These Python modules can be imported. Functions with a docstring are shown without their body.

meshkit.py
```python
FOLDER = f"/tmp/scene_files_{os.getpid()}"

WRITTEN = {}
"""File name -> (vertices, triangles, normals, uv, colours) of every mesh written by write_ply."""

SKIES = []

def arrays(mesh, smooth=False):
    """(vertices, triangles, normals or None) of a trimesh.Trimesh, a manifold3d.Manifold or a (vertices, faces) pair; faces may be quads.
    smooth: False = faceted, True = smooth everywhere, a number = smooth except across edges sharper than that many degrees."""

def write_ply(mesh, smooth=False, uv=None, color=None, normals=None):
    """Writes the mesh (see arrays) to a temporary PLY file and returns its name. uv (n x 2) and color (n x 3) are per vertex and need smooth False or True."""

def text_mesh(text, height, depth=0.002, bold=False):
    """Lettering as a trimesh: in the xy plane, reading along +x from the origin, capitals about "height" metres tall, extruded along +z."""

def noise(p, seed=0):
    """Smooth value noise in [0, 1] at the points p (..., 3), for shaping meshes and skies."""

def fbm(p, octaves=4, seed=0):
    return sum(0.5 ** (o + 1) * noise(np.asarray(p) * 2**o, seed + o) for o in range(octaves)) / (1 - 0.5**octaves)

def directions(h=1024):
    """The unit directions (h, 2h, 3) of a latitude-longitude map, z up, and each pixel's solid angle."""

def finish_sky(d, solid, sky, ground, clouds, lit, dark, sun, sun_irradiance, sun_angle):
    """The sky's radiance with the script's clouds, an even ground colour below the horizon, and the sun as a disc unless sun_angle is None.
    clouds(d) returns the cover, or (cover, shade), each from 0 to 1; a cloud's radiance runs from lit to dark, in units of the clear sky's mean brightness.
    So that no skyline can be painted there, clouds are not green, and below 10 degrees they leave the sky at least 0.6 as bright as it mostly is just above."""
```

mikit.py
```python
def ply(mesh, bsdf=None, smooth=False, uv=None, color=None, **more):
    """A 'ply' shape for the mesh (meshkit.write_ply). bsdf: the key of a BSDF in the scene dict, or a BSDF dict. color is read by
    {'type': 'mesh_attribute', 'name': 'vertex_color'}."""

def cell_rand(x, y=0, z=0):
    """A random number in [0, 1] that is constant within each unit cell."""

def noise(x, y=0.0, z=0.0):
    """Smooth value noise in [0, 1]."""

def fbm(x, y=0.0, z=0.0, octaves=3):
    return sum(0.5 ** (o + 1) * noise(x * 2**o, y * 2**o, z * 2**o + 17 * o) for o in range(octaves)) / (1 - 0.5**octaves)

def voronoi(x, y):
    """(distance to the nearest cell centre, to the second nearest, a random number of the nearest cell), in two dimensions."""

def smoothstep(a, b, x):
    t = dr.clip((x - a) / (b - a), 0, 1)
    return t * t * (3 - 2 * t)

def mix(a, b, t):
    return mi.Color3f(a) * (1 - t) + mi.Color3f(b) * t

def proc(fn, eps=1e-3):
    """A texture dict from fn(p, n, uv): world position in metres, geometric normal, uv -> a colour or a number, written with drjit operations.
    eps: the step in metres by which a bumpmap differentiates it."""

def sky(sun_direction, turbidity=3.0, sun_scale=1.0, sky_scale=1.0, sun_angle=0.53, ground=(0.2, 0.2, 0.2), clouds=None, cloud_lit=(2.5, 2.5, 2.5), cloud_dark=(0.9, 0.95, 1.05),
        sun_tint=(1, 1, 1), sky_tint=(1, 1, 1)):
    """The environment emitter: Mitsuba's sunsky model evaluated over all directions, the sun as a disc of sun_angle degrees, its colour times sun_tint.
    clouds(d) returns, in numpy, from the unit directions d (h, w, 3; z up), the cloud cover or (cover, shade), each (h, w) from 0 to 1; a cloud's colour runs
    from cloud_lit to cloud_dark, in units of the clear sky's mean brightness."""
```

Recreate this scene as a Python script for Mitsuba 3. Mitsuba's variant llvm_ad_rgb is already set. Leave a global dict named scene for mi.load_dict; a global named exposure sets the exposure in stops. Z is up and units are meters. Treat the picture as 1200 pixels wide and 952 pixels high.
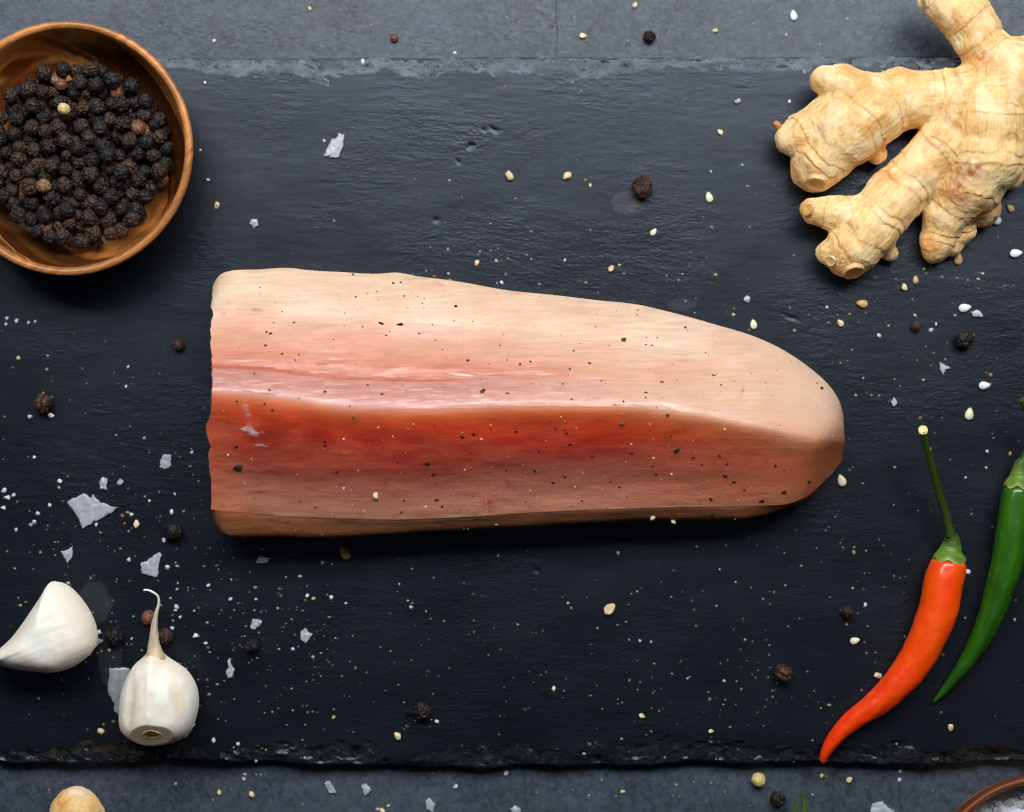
# Raw fish loin on a slate board with ginger, garlic, chillies, salt, sesame and a bowl of peppercorns, seen from straight above.
import math, random
import numpy as np, trimesh, drjit as dr, mitsuba as mi
import mikit, meshkit
from mikit import proc, fbm, noise, voronoi, smoothstep, mix
from scipy.interpolate import PchipInterpolator, CubicSpline
from scipy.spatial import cKDTree, ConvexHull

T = mi.ScalarTransform4f
rng = np.random.default_rng(7)
scene, labels = {}, {}

# ---------------------------------------------------------------- camera, light, exposure
S = 0.000230            # metres per photograph pixel on the slate's surface
H = 500.0               # camera height above the slate, mm
exposure = 0.0
scene['camera'] = {
    'type': 'thinlens', 'fov': 2 * math.degrees(math.atan(600 * S / (H / 1000))), 'fov_axis': 'x',
    'near_clip': 0.05, 'far_clip': 10.0, 'aperture_radius': 0.0040, 'focus_distance': (H - 16) / 1000,
    'to_world': T().look_at(origin=[0, 0, H / 1000], target=[0, 0, 0], up=[0, 1, 0])}
LAMP_EL, LAMP_D = math.radians(57), 0.62
lamp_pos = [0.02, LAMP_D * math.cos(LAMP_EL), LAMP_D * math.sin(LAMP_EL)]
scene['softbox_lamp'] = {'type': 'rectangle',
    'to_world': T().look_at(origin=lamp_pos, target=[0, 0.01, 0], up=[0, 0, 1]) @ T().scale([0.40, 0.115, 1]),
    'emitter': {'type': 'area', 'radiance': {'type': 'rgb', 'value': [10.3, 10.3, 10.3]}}}
scene['fill_panel'] = {'type': 'rectangle',  # added panel giving dim ambient fill, out of view
    'to_world': T().translate([0, 0, 2.3]) @ T().rotate([1, 0, 0], 180) @ T().scale([1.2, 1.2, 1]),
    'emitter': {'type': 'area', 'radiance': {'type': 'rgb', 'value': [0.035, 0.046, 0.064]}}}

# ---------------------------------------------------------------- helpers
def P(px, py, z=0.0):
    """photograph pixel (1200 x 952) of a point z mm above the slate -> world metres"""
    px, py, z = np.asarray(px, float), np.asarray(py, float), np.asarray(z, float)
    k = (H - z) / H * S
    return np.stack([(px - 600) * k, (476 - py) * k, z / 1000 + 0 * px], -1)

def lin(r, g, b):
    c = np.array([r, g, b], float) / 255
    return np.where(c <= 0.04045, c / 12.92, ((c + 0.055) / 1.055) ** 2.4)

def numbered(name, parent=None):
    base = (parent + '__' if parent else '') + name
    key, i = base, 0
    taken = lambda k: k in scene or k in labels or any(x.startswith(k + '__') for x in scene)
    while taken(key):
        i += 1; key = f'{base}_{i:03d}'
    return key

counts = {}
def quick(name):
    n = counts.get(name, 0); counts[name] = n + 1
    return name if n == 0 else f'{name}_{n:03d}'

def tag(key, label, cat=None, group=None, kind=None):
    d = {'label': label}
    if cat: d['category'] = cat
    if group: d['group'] = group
    if kind: d['kind'] = kind
    labels[key] = d

def put(key, shape, to_world=None):
    s = dict(shape)
    if to_world is not None: s['to_world'] = to_world
    scene[key] = s
    return key

def shape(verts, faces, bsdf, smooth=True, color=None, uv=None):
    if color is not None:
        color = np.broadcast_to(np.asarray(color, float), (len(verts), 3))
    return mikit.ply((np.asarray(verts), np.asarray(faces)), bsdf, smooth=smooth, color=color, uv=uv)

def grid_faces(n, m, wrap=False):
    i, j = np.meshgrid(np.arange(n - 1), np.arange(m if wrap else m - 1), indexing='ij')
    j2 = (j + 1) % m
    return np.stack([i * m + j, (i + 1) * m + j, (i + 1) * m + j2, i * m + j2], -1).reshape(-1, 4)

def tri(q):
    q = np.asarray(q)
    return np.vstack([q[:, [0, 1, 2]], q[:, [0, 2, 3]]]) if q.shape[1] == 4 else q

def fix_winding(v, f):
    m = trimesh.Trimesh(v, f, process=False)
    return f if m.volume > 0 else f[:, ::-1]

def sweep(points, radii, n=80, sides=20, rough=0.0, seed=0, flat=None, cap0=True, cap1=True):
    """tube through points (metres) with radii (metres); returns verts, faces, t along 0..1, angle"""
    pts, rad = np.asarray(points, float), np.asarray(radii, float)
    d = np.r_[0, np.cumsum(np.linalg.norm(np.diff(pts, axis=0), axis=1))]; d /= d[-1]
    t = np.linspace(0, 1, n)
    c = CubicSpline(d, pts)(t); r = PchipInterpolator(d, rad)(t)
    tan = np.gradient(c, axis=0); tan /= np.linalg.norm(tan, axis=1)[:, None]
    a = np.zeros_like(c); a[0] = np.cross(tan[0], [0, 0, 1.0] if abs(tan[0][2]) < .9 else [1.0, 0, 0]); a[0] /= np.linalg.norm(a[0])
    for i in range(1, n):
        a[i] = a[i - 1] - tan[i] * np.dot(a[i - 1], tan[i]); a[i] /= np.linalg.norm(a[i])
    b = np.cross(tan, a)
    ang = np.arange(sides) * 2 * np.pi / sides
    rr = r[:, None] * np.ones(sides)
    if rough:
        q = np.stack([np.cos(ang)[None] * 1.3 + 0 * rr, np.sin(ang)[None] * 1.3 + 0 * rr, t[:, None] * 9 + 0 * rr], -1)
        rr = rr * (1 + rough * (meshkit.fbm(q + seed, 3, seed) - .5) * 2)
    v = c[:, None] + rr[..., None] * (np.cos(ang)[None, :, None] * a[:, None] + np.sin(ang)[None, :, None] * b[:, None])
    v = v.reshape(-1, 3); f = tri(grid_faces(n, sides, True))
    tt, aa = np.repeat(t, sides), np.tile(ang, n)
    for on, row, cc in ((cap0, 0, c[0]), (cap1, n - 1, c[-1])):
        if on:
            k = len(v); v = np.vstack([v, cc]); tt = np.r_[tt, t[row]]; aa = np.r_[aa, 0]
            j = np.arange(sides); j2 = (j + 1) % sides
            g = np.stack([np.full(sides, k), row * sides + j, row * sides + j2], -1)
            f = np.vstack([f, g if row == 0 else g[:, ::-1]])
    return v, fix_winding(v, f), tt, aa

def surface_nets(F, h, origin):
    """mesh of the zero level of the grid F (negative inside)"""
    ins = F < 0
    n = np.array(F.shape)
    corners = [(a, b, c) for a in (0, 1) for b in (0, 1) for c in (0, 1)]
    cnt = sum(ins[a:n[0] - 1 + a, b:n[1] - 1 + b, c:n[2] - 1 + c].astype(np.int8) for a, b, c in corners)
    act = (cnt > 0) & (cnt < 8)
    idx = np.argwhere(act)
    ids = np.full(act.shape, -1, np.int64); ids[act] = np.arange(len(idx))
    acc, num = np.zeros((len(idx), 3)), np.zeros(len(idx))
    for a in corners:
        for ax in range(3):
            if a[ax]: continue
            b = list(a); b[ax] = 1
            fa, fb = F[tuple((idx + a).T)], F[tuple((idx + b).T)]
            m = (fa < 0) != (fb < 0)
            t = np.where(m, fa / np.where(m, fa - fb, 1), 0)
            p = np.repeat(np.array(a, float)[None], len(idx), 0); p[:, ax] = t
            acc += np.where(m[:, None], p, 0); num += m
    v = origin + h * (idx + acc / num[:, None])
    faces = []
    for ax in range(3):
        o1, o2 = [(1, 2), (2, 0), (0, 1)][ax]
        sl = [slice(0, n[k]) for k in range(3)]
        A, B = list(sl), list(sl)
        A[ax], B[ax] = slice(0, n[ax] - 1), slice(1, n[ax])
        e = np.argwhere(ins[tuple(A)] != ins[tuple(B)])
        e = e[(e[:, o1] > 0) & (e[:, o2] > 0) & (e[:, o1] < n[o1] - 1) & (e[:, o2] < n[o2] - 1)]
        def at(d1, d2):
            q = e.copy(); q[:, o1] -= d1; q[:, o2] -= d2
            return ids[tuple(q.T)]
        q = np.stack([at(1, 1), at(0, 1), at(0, 0), at(1, 0)], -1)
        flip = ~ins[tuple(e.T)]
        q[flip] = q[flip][:, ::-1]
        faces.append(q)
    f = tri(np.vstack(faces)); f = f[(f >= 0).all(1)]
    return v, fix_winding(v, f)

def normals(v, f):
    return meshkit.arrays((v, f), True)[2]

def rot_of(a, b, c):
    return trimesh.transformations.euler_matrix(a, b, c)[:3, :3]

def place(p, r, scale):
    m = np.eye(4); m[:3, :3] = r @ np.diag(np.broadcast_to(scale, 3)); m[:3, 3] = p
    return T(m)

tag('softbox_lamp', 'wide white softbox lamp standing beyond the upper edge of the slate', 'lamp')
tag('fill_panel', 'large dim square fill panel added out of view high above the table', 'lamp')

# ---------------------------------------------------------------- materials
def attr(): return {'type': 'mesh_attribute', 'name': 'vertex_color'}
def mat(key, **k): scene[key] = {'type': 'twosided', 'bsdf': {'type': 'principled', **k}}
mat('matte_skin', base_color=attr(), roughness=0.62, specular=0.35)
mat('satin_skin', base_color=attr(), roughness=0.42, specular=0.45)
mat('glossy_skin', base_color=attr(), roughness=0.20, specular=0.40, clearcoat=1.0, clearcoat_gloss=0.96)
mat('dry_speck', base_color=attr(), roughness=0.75, specular=0.25)
mat('pepper_skin', base_color=attr(), roughness=0.58, specular=0.35)
scene['salt_flake_crystal'] = {'type': 'principled', 'base_color': attr(), 'roughness': 0.32, 'specular': 0.5, 'spec_trans': 0.38}
scene['salt_crystal'] = {'type': 'twosided', 'bsdf': {'type': 'principled', 'base_color': attr(), 'roughness': 0.3, 'specular': 0.5}}

def slate_tone(p, n, uv):
    x, y = p.x / S, p.y / S                                   # photograph pixels
    a = fbm(x * 0.012, y * 0.03, 3.0, 4)
    b = fbm(x * 0.10 + y * 0.02, y * 0.28, 9.0, 3)
    g = noise(x * 0.5, y * 0.6, 1.0)
    k = 0.42 + 0.95 * a + 0.30 * (b - 0.5) + 0.20 * (g - 0.5)
    c = mi.Color3f(0.0030, 0.0050, 0.0083) * k
    edge = dr.maximum(y - 397, -415 - y)                      # freshly split stone of the chipped edges is paler; light on the upper edge painted in
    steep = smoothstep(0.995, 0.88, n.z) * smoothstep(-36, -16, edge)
    pale = mi.Color3f(0.150, 0.178, 0.206) * (0.20 + 0.80 * smoothstep(-100, 100, y)) * (0.30 + 1.1 * fbm(x * 0.06, y * 0.09, 5.0, 3))  # upper chips toned as lit, lower chips as shaded
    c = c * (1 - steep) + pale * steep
    # dried salt-water marks
    wob = 9 * (fbm(x * 0.09, y * 0.09, 2.0, 3) - 0.5)
    def blot(cx, cy, rx, ry, w):
        d = dr.sqrt(dr.square((x - (cx - 600)) / rx) + dr.square((y - (476 - cy)) / ry)) + wob * 0.06
        return w * smoothstep(1.05, 0.88, d)
    st = blot(731, 238, 17, 15, .7) + blot(800, 357, 18, 7, .55) + blot(112, 707, 21, 27, .5) + blot(128, 770, 14, 30, .45) + blot(745, 243, 10, 8, .4)
    return c + mi.Color3f(0.030, 0.034, 0.040) * st
def slate_bump(p, n, uv):
    x, y = p.x / S, p.y / S
    w = 6 * noise(x * 0.02, y * 0.03, 0.0)
    a = fbm(x * 0.045 + y * 0.03, (y + w) * 0.22, 4.0, 4)
    b = fbm(x * 0.25, y * 0.5, 8.0, 2)
    m = 0.25 + 1.5 * smoothstep(0.3, 0.75, fbm(x * 0.011, y * 0.016, 12.0, 3))
    return mi.Float((0.000030 * a + 0.000030 * b) * m + 0.000016 * noise(x * 0.9, y * 0.9, 3.0))
def slate_rough(p, n, uv):
    x, y = p.x / S, p.y / S
    return dr.clip(0.32 + 0.11 * fbm(x * 0.014, y * 0.022, 6.0, 4), 0.2, 0.9)
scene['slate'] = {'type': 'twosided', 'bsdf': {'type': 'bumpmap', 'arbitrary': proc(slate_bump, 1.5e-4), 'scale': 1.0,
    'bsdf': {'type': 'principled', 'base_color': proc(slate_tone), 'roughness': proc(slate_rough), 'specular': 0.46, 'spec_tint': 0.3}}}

def crack(x, y):
    w = 2.2 * (noise(y * 0.09, 3.0, 0.0) - 0.5) + 6 * (noise(y * 0.012, 7.0, 0.0) - 0.5)
    d = dr.minimum(dr.abs(x - 54 - w), dr.minimum(dr.abs(x - 17 - w + 1.5), dr.abs(x - 462 - w)))
    d = dr.select(y > 0, dr.abs(x - 54 - w), dr.minimum(dr.abs(x - 17 - w), dr.abs(x - 462 - w)))
    return smoothstep(1.3, 0.2, d)
def table_tone(p, n, uv):
    x, y = p.x / S, p.y / S
    a = fbm(x * 0.010, y * 0.012, 3.0, 4)
    b = fbm(x * 0.16, y * 0.16, 1.0, 3)
    g = noise(x * 0.9, y * 0.9, 2.0)
    k = 0.60 + 0.50 * a + 0.75 * (b - .5) + 0.60 * (g - .5)
    c = mix((0.062, 0.078, 0.103), (0.055, 0.075, 0.102), noise(x * 0.02, y * 0.02, 9.0)) * k
    return c * (1 - 0.40 * crack(x, y))
def table_bump(p, n, uv):
    x, y = p.x / S, p.y / S
    return mi.Float(0.00008 * fbm(x * 0.3, y * 0.3, 2.0, 3) - 0.00010 * crack(x, y))
scene['table_stone'] = {'type': 'twosided', 'bsdf': {'type': 'bumpmap', 'arbitrary': proc(table_bump, 1.5e-4), 'scale': 1.0,
    'bsdf': {'type': 'principled', 'base_color': proc(table_tone), 'roughness': 0.42, 'specular': 0.36}}}

def wood_at(p, cx, cy, ang, streak=0.9):
    """turned wood: year rings round an axis that lies in the plank, dark streaks, fine pores"""
    x, y, z = p.x / S - cx, p.y / S - cy, p.z / S
    u = x * math.cos(ang) + y * math.sin(ang); v = -x * math.sin(ang) + y * math.cos(ang)
    w = 26 * (fbm(u * 0.012, v * 0.03, z * 0.03, 3) - 0.5)
    r = dr.sqrt(dr.square(v + 30) + dr.square((z - 95) * 1.5) + dr.square(u * 0.28)) + w
    big = smoothstep(0.35, 0.65, noise(r * 0.060, u * 0.006, 1.0))
    dark = smoothstep(0.46, 0.60, noise(r * 0.048, u * 0.006, 6.0) + 0.30 * (noise(r * 0.3, u * 0.02, 3.0) - 0.5))
    fine = noise(r * 0.55, u * 0.02, 4.0)
    pore = smoothstep(0.72, 0.9, noise(u * 0.10, v * 0.9, z * 0.9))
    c = mix((0.60, 0.235, 0.058), (0.15, 0.035, 0.006), big)
    c = c * (0.78 + 0.42 * fine)
    c = mix(c, (0.045, 0.014, 0.004), dark * streak)
    c = mix(c, mi.Color3f(0.56, 0.225, 0.062) * (0.7 + 0.5 * fine), 0.6 * smoothstep(16.5 / 0.23, 19.0 / 0.23, z))
    return c * (1 - 0.35 * pore)
scene['teak'] = {'type': 'twosided', 'bsdf': {'type': 'principled', 'base_color': proc(lambda p, n, uv: wood_at(p, -510, 300, 0.65)), 'roughness': 0.32, 'specular': 0.45}}
scene['acacia'] = {'type': 'twosided', 'bsdf': {'type': 'principled', 'base_color': proc(lambda p, n, uv: wood_at(p, 640, -570, 0.5, 0.15)), 'roughness': 0.42, 'specular': 0.4}}

# ---------------------------------------------------------------- the setting: stone tabletop
TZ = -7.2                                                     # mm, table surface below the slate's top
n = 60
gx, gy = np.meshgrid(np.linspace(-1.0, 1.0, n), np.linspace(-0.8, 0.8, n), indexing='ij')
scene['tabletop'] = shape(np.stack([gx, gy, 0 * gx + TZ / 1000], -1).reshape(-1, 3), grid_faces(n, n), 'table_stone')
tag('tabletop', 'dark grey mottled stone tabletop with hairline cracks under the slate board', kind='structure')

# ---------------------------------------------------------------- slate board: height field with conchoidal chips along its edges
def slate_board():
    x0, x1, y0, y1 = -42, 1290, 60, 906                       # photograph pixels on the slate's plane
    xs, ys = np.arange(x0, x1 + .1, 2.0), np.r_[np.arange(y0, 110, 1.0), np.arange(110, 850, 2.2), np.arange(850, y1 + .1, 1.0)]
    X, Y = np.meshgrid(xs, ys, indexing='ij')
    # wandering outline: the two long edges
    e1 = 62.5 + 2.0 * (meshkit.fbm(np.stack([xs * .012, 0 * xs, 0 * xs], -1), 4, 3) - .5) + 3 * (1 - xs / 1200)
    e2 = 897 + 13 * (meshkit.fbm(np.stack([xs * .016, 0 * xs + 4, 0 * xs], -1), 5, 5) - .5) + 5 * np.exp(-((xs - 560) / 260) ** 2)
    e2 = e2 - 20 * np.clip((30 - xs) / 60, 0, 1) ** 2
    r = (Y - y0) / (y1 - y0)
    top, bot = (Y < 130), (Y > 830)
    Y = np.where(top, e1[:, None] + (Y - 60) / 70 * (130 - e1[:, None]), Y)
    Y = np.where(bot, 830 + (Y - 830) / 76 * (e2[:, None] - 830), Y)
    q = np.stack([X * .045 + Y * .03, Y * .20, 0 * X], -1)
    Z = -0.04 * meshkit.fbm(q, 4, 11) - 0.25 * meshkit.fbm(np.stack([X * .008, Y * .012, 0 * X], -1), 3, 2) + 0.15
    d1, d2 = Y - e1[:, None], e2[:, None] - Y
    cut = np.zeros_like(Z)
    g = np.random.default_rng(5)
    wx = 34 * (meshkit.fbm(np.stack([X * .035, Y * .05, 0 * X], -1), 4, 71) - .5)
    wd = 22 * (meshkit.fbm(np.stack([X * .06, Y * .07, 0 * X], -1), 4, 72) - .5)
    def bite(cx, d, cd, a, b, depth):
        s = 1 - ((X + wx - cx) / a) ** 2 - ((d + wd - cd) / b) ** 2
        np.maximum(cut, depth * np.clip(s, 0, None), out=cut)
    cx = -60
    while cx < 1310:
        a = g.uniform(14, 62); b = g.uniform(12, 30) * (.75 + a / 110)
        bite(cx, d1, g.uniform(-4, 2), a, b * .72, g.uniform(2.2, 4.2)); cx += a * g.uniform(.45, 1.0)
    for cx, a, b in ((285, 62, 34), (400, 40, 27), (470, 52, 30), (580, 46, 28), (690, 44, 32), (800, 52, 24), (930, 40, 27)):
        bite(cx, d1, -2, a, b * .78, 3.0)
    cx = -60
    while cx < 1310:
        a = g.uniform(16, 60); b = g.uniform(9, 22) * (.7 + a / 90)
        bite(cx, d2, g.uniform(-3, 2), a, b, g.uniform(1.6, 3.6)); cx += a * g.uniform(.5, 1.1)
    for cx, a, b in ((150, 110, 30), (315, 55, 22), (585, 110, 30), (760, 90, 34), (870, 60, 28), (1010, 50, 24), (1150, 60, 22)):
        bite(cx, d2, 0, a, b, 2.6)
    # thin split ledges inside the chips
    led = meshkit.fbm(np.stack([X * .03, Y * .09, 0 * X], -1), 3, 21)
    chip = cut > .05
    jag = meshkit.fbm(np.stack([X * .11, Y * .16, 0 * X], -1), 3, 33)
    cut = cut * np.where(Y < 476, .88 + .24 * jag, .78 + .44 * jag)
    Z = Z - np.where(chip, cut + np.where(Y < 476, .35, .5) * np.floor(led * 7) / 7 * np.minimum(cut, 1), 0)
    Z -= np.clip(2.5 - np.minimum(d1, d2), 0, None) * .9
    # scars and pits seen on the face
    for px, py, a, b, t, dep in ((577, 152, 14, 4.0, -.12, .6), (552, 171, 7, 2.5, -.5, .7), (536, 190, 3, 3, 0, .5), (510, 258, 4, 3, 0, .6), (478, 845, 3, 14, .35, .8), (628, 668, 4, 4, 0, .6), (925, 372, 16, 3, .35, .3)):
        u, v = (X - px), (Y - py)
        u, v = u * math.cos(t) + v * math.sin(t), -u * math.sin(t) + v * math.cos(t)
        s = .7 - (u / a) ** 2 - (v / b) ** 2 + 2.2 * (meshkit.noise(np.stack([X * .3, Y * .3, 0 * X], -1), 4) - .5)
        Z -= .5 * dep * np.clip(s, 0, 1)
    Z = np.maximum(Z, -4.4)
    n, m = X.shape
    V = P(X, Y, 0); V[..., 2] = Z / 1000
    # side walls
    low = np.full(1, (TZ + .02) / 1000)
    def wall(a):
        b = a.copy(); b[:, 2] = low; return b
    F = grid_faces(n, m); V = V.reshape(-1, 3)
    ring = np.r_[np.arange(n) * m, (n - 1) * m + np.arange(1, m), np.arange(n - 2, -1, -1) * m + m - 1, np.arange(m - 2, 0, -1)]
    base = wall(V[ring]); k = len(V); V = np.vstack([V, V[ring], base]); c = len(ring)
    j = np.arange(c); j2 = (j + 1) % c
    side = np.stack([k + j, k + c + j, k + c + j2, k + j2], -1)
    f = np.vstack([tri(F), tri(side)])
    return V, f
V, f = slate_board()
if normals(V, f)[5000, 2] < 0: f = f[:, ::-1]
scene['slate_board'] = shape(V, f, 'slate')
tag('slate_board', 'long blue-black slate serving board with chipped edges lying on the grey stone tabletop', 'serving board')

# ---------------------------------------------------------------- fish loin
def fish():
    tab = lambda pts: PchipInterpolator(*np.array(pts, float).T, extrapolate=True)
    topy = tab([(236, 372), (246, 346), (250, 334), (256, 324), (264, 319), (278, 316.5), (300, 316), (335, 314), (365, 317), (400, 319), (440, 321), (463, 319.5), (490, 324), (530, 329), (600, 341), (650, 346), (700, 352), (740, 356), (790, 367), (840, 381), (880, 393), (910, 406), (935, 421), (955, 436), (970, 450), (979, 462), (985.5, 475), (988.5, 488)])
    boty = tab([(236, 560), (246, 586), (250, 606), (255, 618), (262, 626), (275, 629.5), (310, 629), (370, 630.5), (440, 628), (500, 624), (560, 621), (640, 617), (700, 613), (780, 610), (860, 609.5), (890, 605.5), (915, 598), (940, 588), (957, 575), (972, 559), (982, 547), (986.5, 541), (988.5, 537)])
    y2 = tab([(236, 374), (300, 366), (384, 371), (480, 378), (620, 388), (720, 398), (840, 420), (930, 455), (988.5, 497)])
    y3 = tab([(236, 431), (300, 433), (400, 443), (480, 446), (620, 444), (760, 447), (860, 468), (940, 492), (988.5, 506)])
    y4 = tab([(236, 461), (280, 463), (316, 467), (360, 473), (401, 479), (480, 481), (620, 477), (718, 478), (800, 486), (878, 500), (940, 512), (960, 516), (988.5, 517)])
    y5 = tab([(236, 594), (251, 598), (300, 602), (337, 605), (462, 609), (551, 606), (620, 601), (743, 596), (832, 594), (890, 593), (915, 592), (940, 585), (957, 573), (972, 556), (983, 542), (988.5, 533)])
    taper = tab([(236, 1), (600, 1), (760, .98), (860, .90), (920, .81), (950, .76), (968, .69), (979, .60), (985, .52), (988.5, .42)])
    zk = [0, 9.5, 20, 29.2, 33.6, 18.6, 13.2, 0]
    u = np.r_[np.linspace(0, .02, 16)[:-1], np.linspace(.02, .93, 560)[:-1], 1 - .07 * (1 - np.linspace(0, 1, 70)) ** 1.8]
    nv = [14, 44, 64, 40, 130, 30, 14]
    v = np.concatenate([k + np.linspace(0, 1, c, endpoint=False) for k, c in enumerate(nv)] + [[7.0]])
    U, Vv = np.meshgrid(u, v, indexing='ij')
    # ragged cut at the left end
    ragged = 248 + 5.0 * (meshkit.fbm(np.stack([v * 3.1, 0 * v, 0 * v], -1), 4, 3) - .5) - 5.5 * np.exp(-((v - 4.30) / .09) ** 2) - 3 * np.exp(-((v - 4.55) / .25) ** 2) + 2.5 * np.exp(-((v - 4.46) / .03) ** 2)
    ragged += 9 * np.clip(1 - v, 0, 1) + 9 * np.clip(v - 6, 0, 1)
    ragged += 1.9 * (meshkit.fbm(np.stack([v * 12, 0 * v, 0 * v], -1), 3, 6) - .5)
    X = ragged[None] + (988.5 - ragged[None]) * U
    K = [np.stack([fn(X) for fn in (topy, topy, y2, y3, y4, y5, boty, boty)], 0), taper(X)]
    K[0][0] += 9 * taper(X); K[0][-1] -= 12 * taper(X) * np.clip((995 - X) / 40, .3, 1)
    cols = []
    tA = np.array([0, 1, 2, 3, 4.0]); tB = np.array([4, 5, 6, 7.0])
    Z0 = np.where(v <= 4, PchipInterpolator(tA, zk[:5])(np.minimum(v, 4)), PchipInterpolator(tB, zk[4:])(np.maximum(v, 4)))
    ridge_soft = .22 * np.exp(-(np.minimum(0, v - 4) / .10) ** 2) * np.exp(-(np.maximum(0, v - 4) / .05) ** 2)
    Z = np.repeat((Z0 - ridge_soft)[None], len(u), 0)
    # interpolate y between the features: straight in the faces, rounded at the silhouettes
    Y = np.zeros_like(X)
    for k in range(7):
        m = (v >= k) & (v <= k + 1) if k == 6 else (v >= k) & (v < k + 1)
        t = (v[m] - k)[None]
        if k == 1: t = 1 - np.cos(t * np.pi / 2) * (1 - .25 * t) if False else t ** 1.45
        if k == 5: t = 1 - (1 - t) ** 1.5
        Y[:, m] = K[0][k][:, m] * (1 - t) + K[0][k + 1][:, m] * t
    Z = Z * K[1]
    Z[:, v <= 0.001] = 0; Z[:, v >= 6.999] = 0
    # the loin's shallow furrow above the pale band, fibres and soft unevenness
    face = np.clip(np.minimum(v - .8, 6.4 - v) * 3, 0, 1)[None]
    Z -= face * .38 * np.exp(-((Vv - 2.94) / .09) ** 2) * np.clip((700 - X) / 250, 0, 1)
    Z -= face * .2 * np.exp(-((Vv - 5.02) / .07) ** 2) * (.5 + meshkit.noise(np.stack([X * .02, 0 * X, 0 * X], -1), 2))
    q = np.stack([X * .010, Y * .03, 0 * X], -1)
    Z += face * 1.3 * (meshkit.fbm(q, 3, 4) - .5)
    fib = meshkit.fbm(np.stack([X * .020, (Y + 4 * meshkit.noise(q * 3, 8)) * .42, 0 * X], -1), 3, 9)
    fib2 = meshkit.noise(np.stack([X * .07, (Y + .02 * X) * 1.0, 0 * X], -1), 19)
    Z += face * np.where(Vv < 4, 1, .45) * (.10 * (fib - .5) + .06 * (fib2 - .5))
    Z += face * .14 * (meshkit.fbm(np.stack([X * .09, Y * .14, 0 * X], -1), 3, 14) - .5)
    # blunt facet at the tip's lower right
    facet = np.clip(X - np.interp(Y, [440, 470, 500, 521, 557, 600], [993, 988, 976, 957, 948, 934]), 0, None)
    Z = np.maximum(Z - face * .19 * facet, .25 * Z)
    from scipy.ndimage import gaussian_filter, gaussian_filter1d
    near = np.exp(-((Vv - 4) / .35) ** 2)
    Z = Z * (1 - near) + near * gaussian_filter1d(Z, 5.0, axis=1)
    Zs = gaussian_filter(Z, (9, 20)); wt = np.clip((X - 905) / 50, 0, 1) * face
    Z = Z * (1 - wt) + Zs * wt
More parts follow.
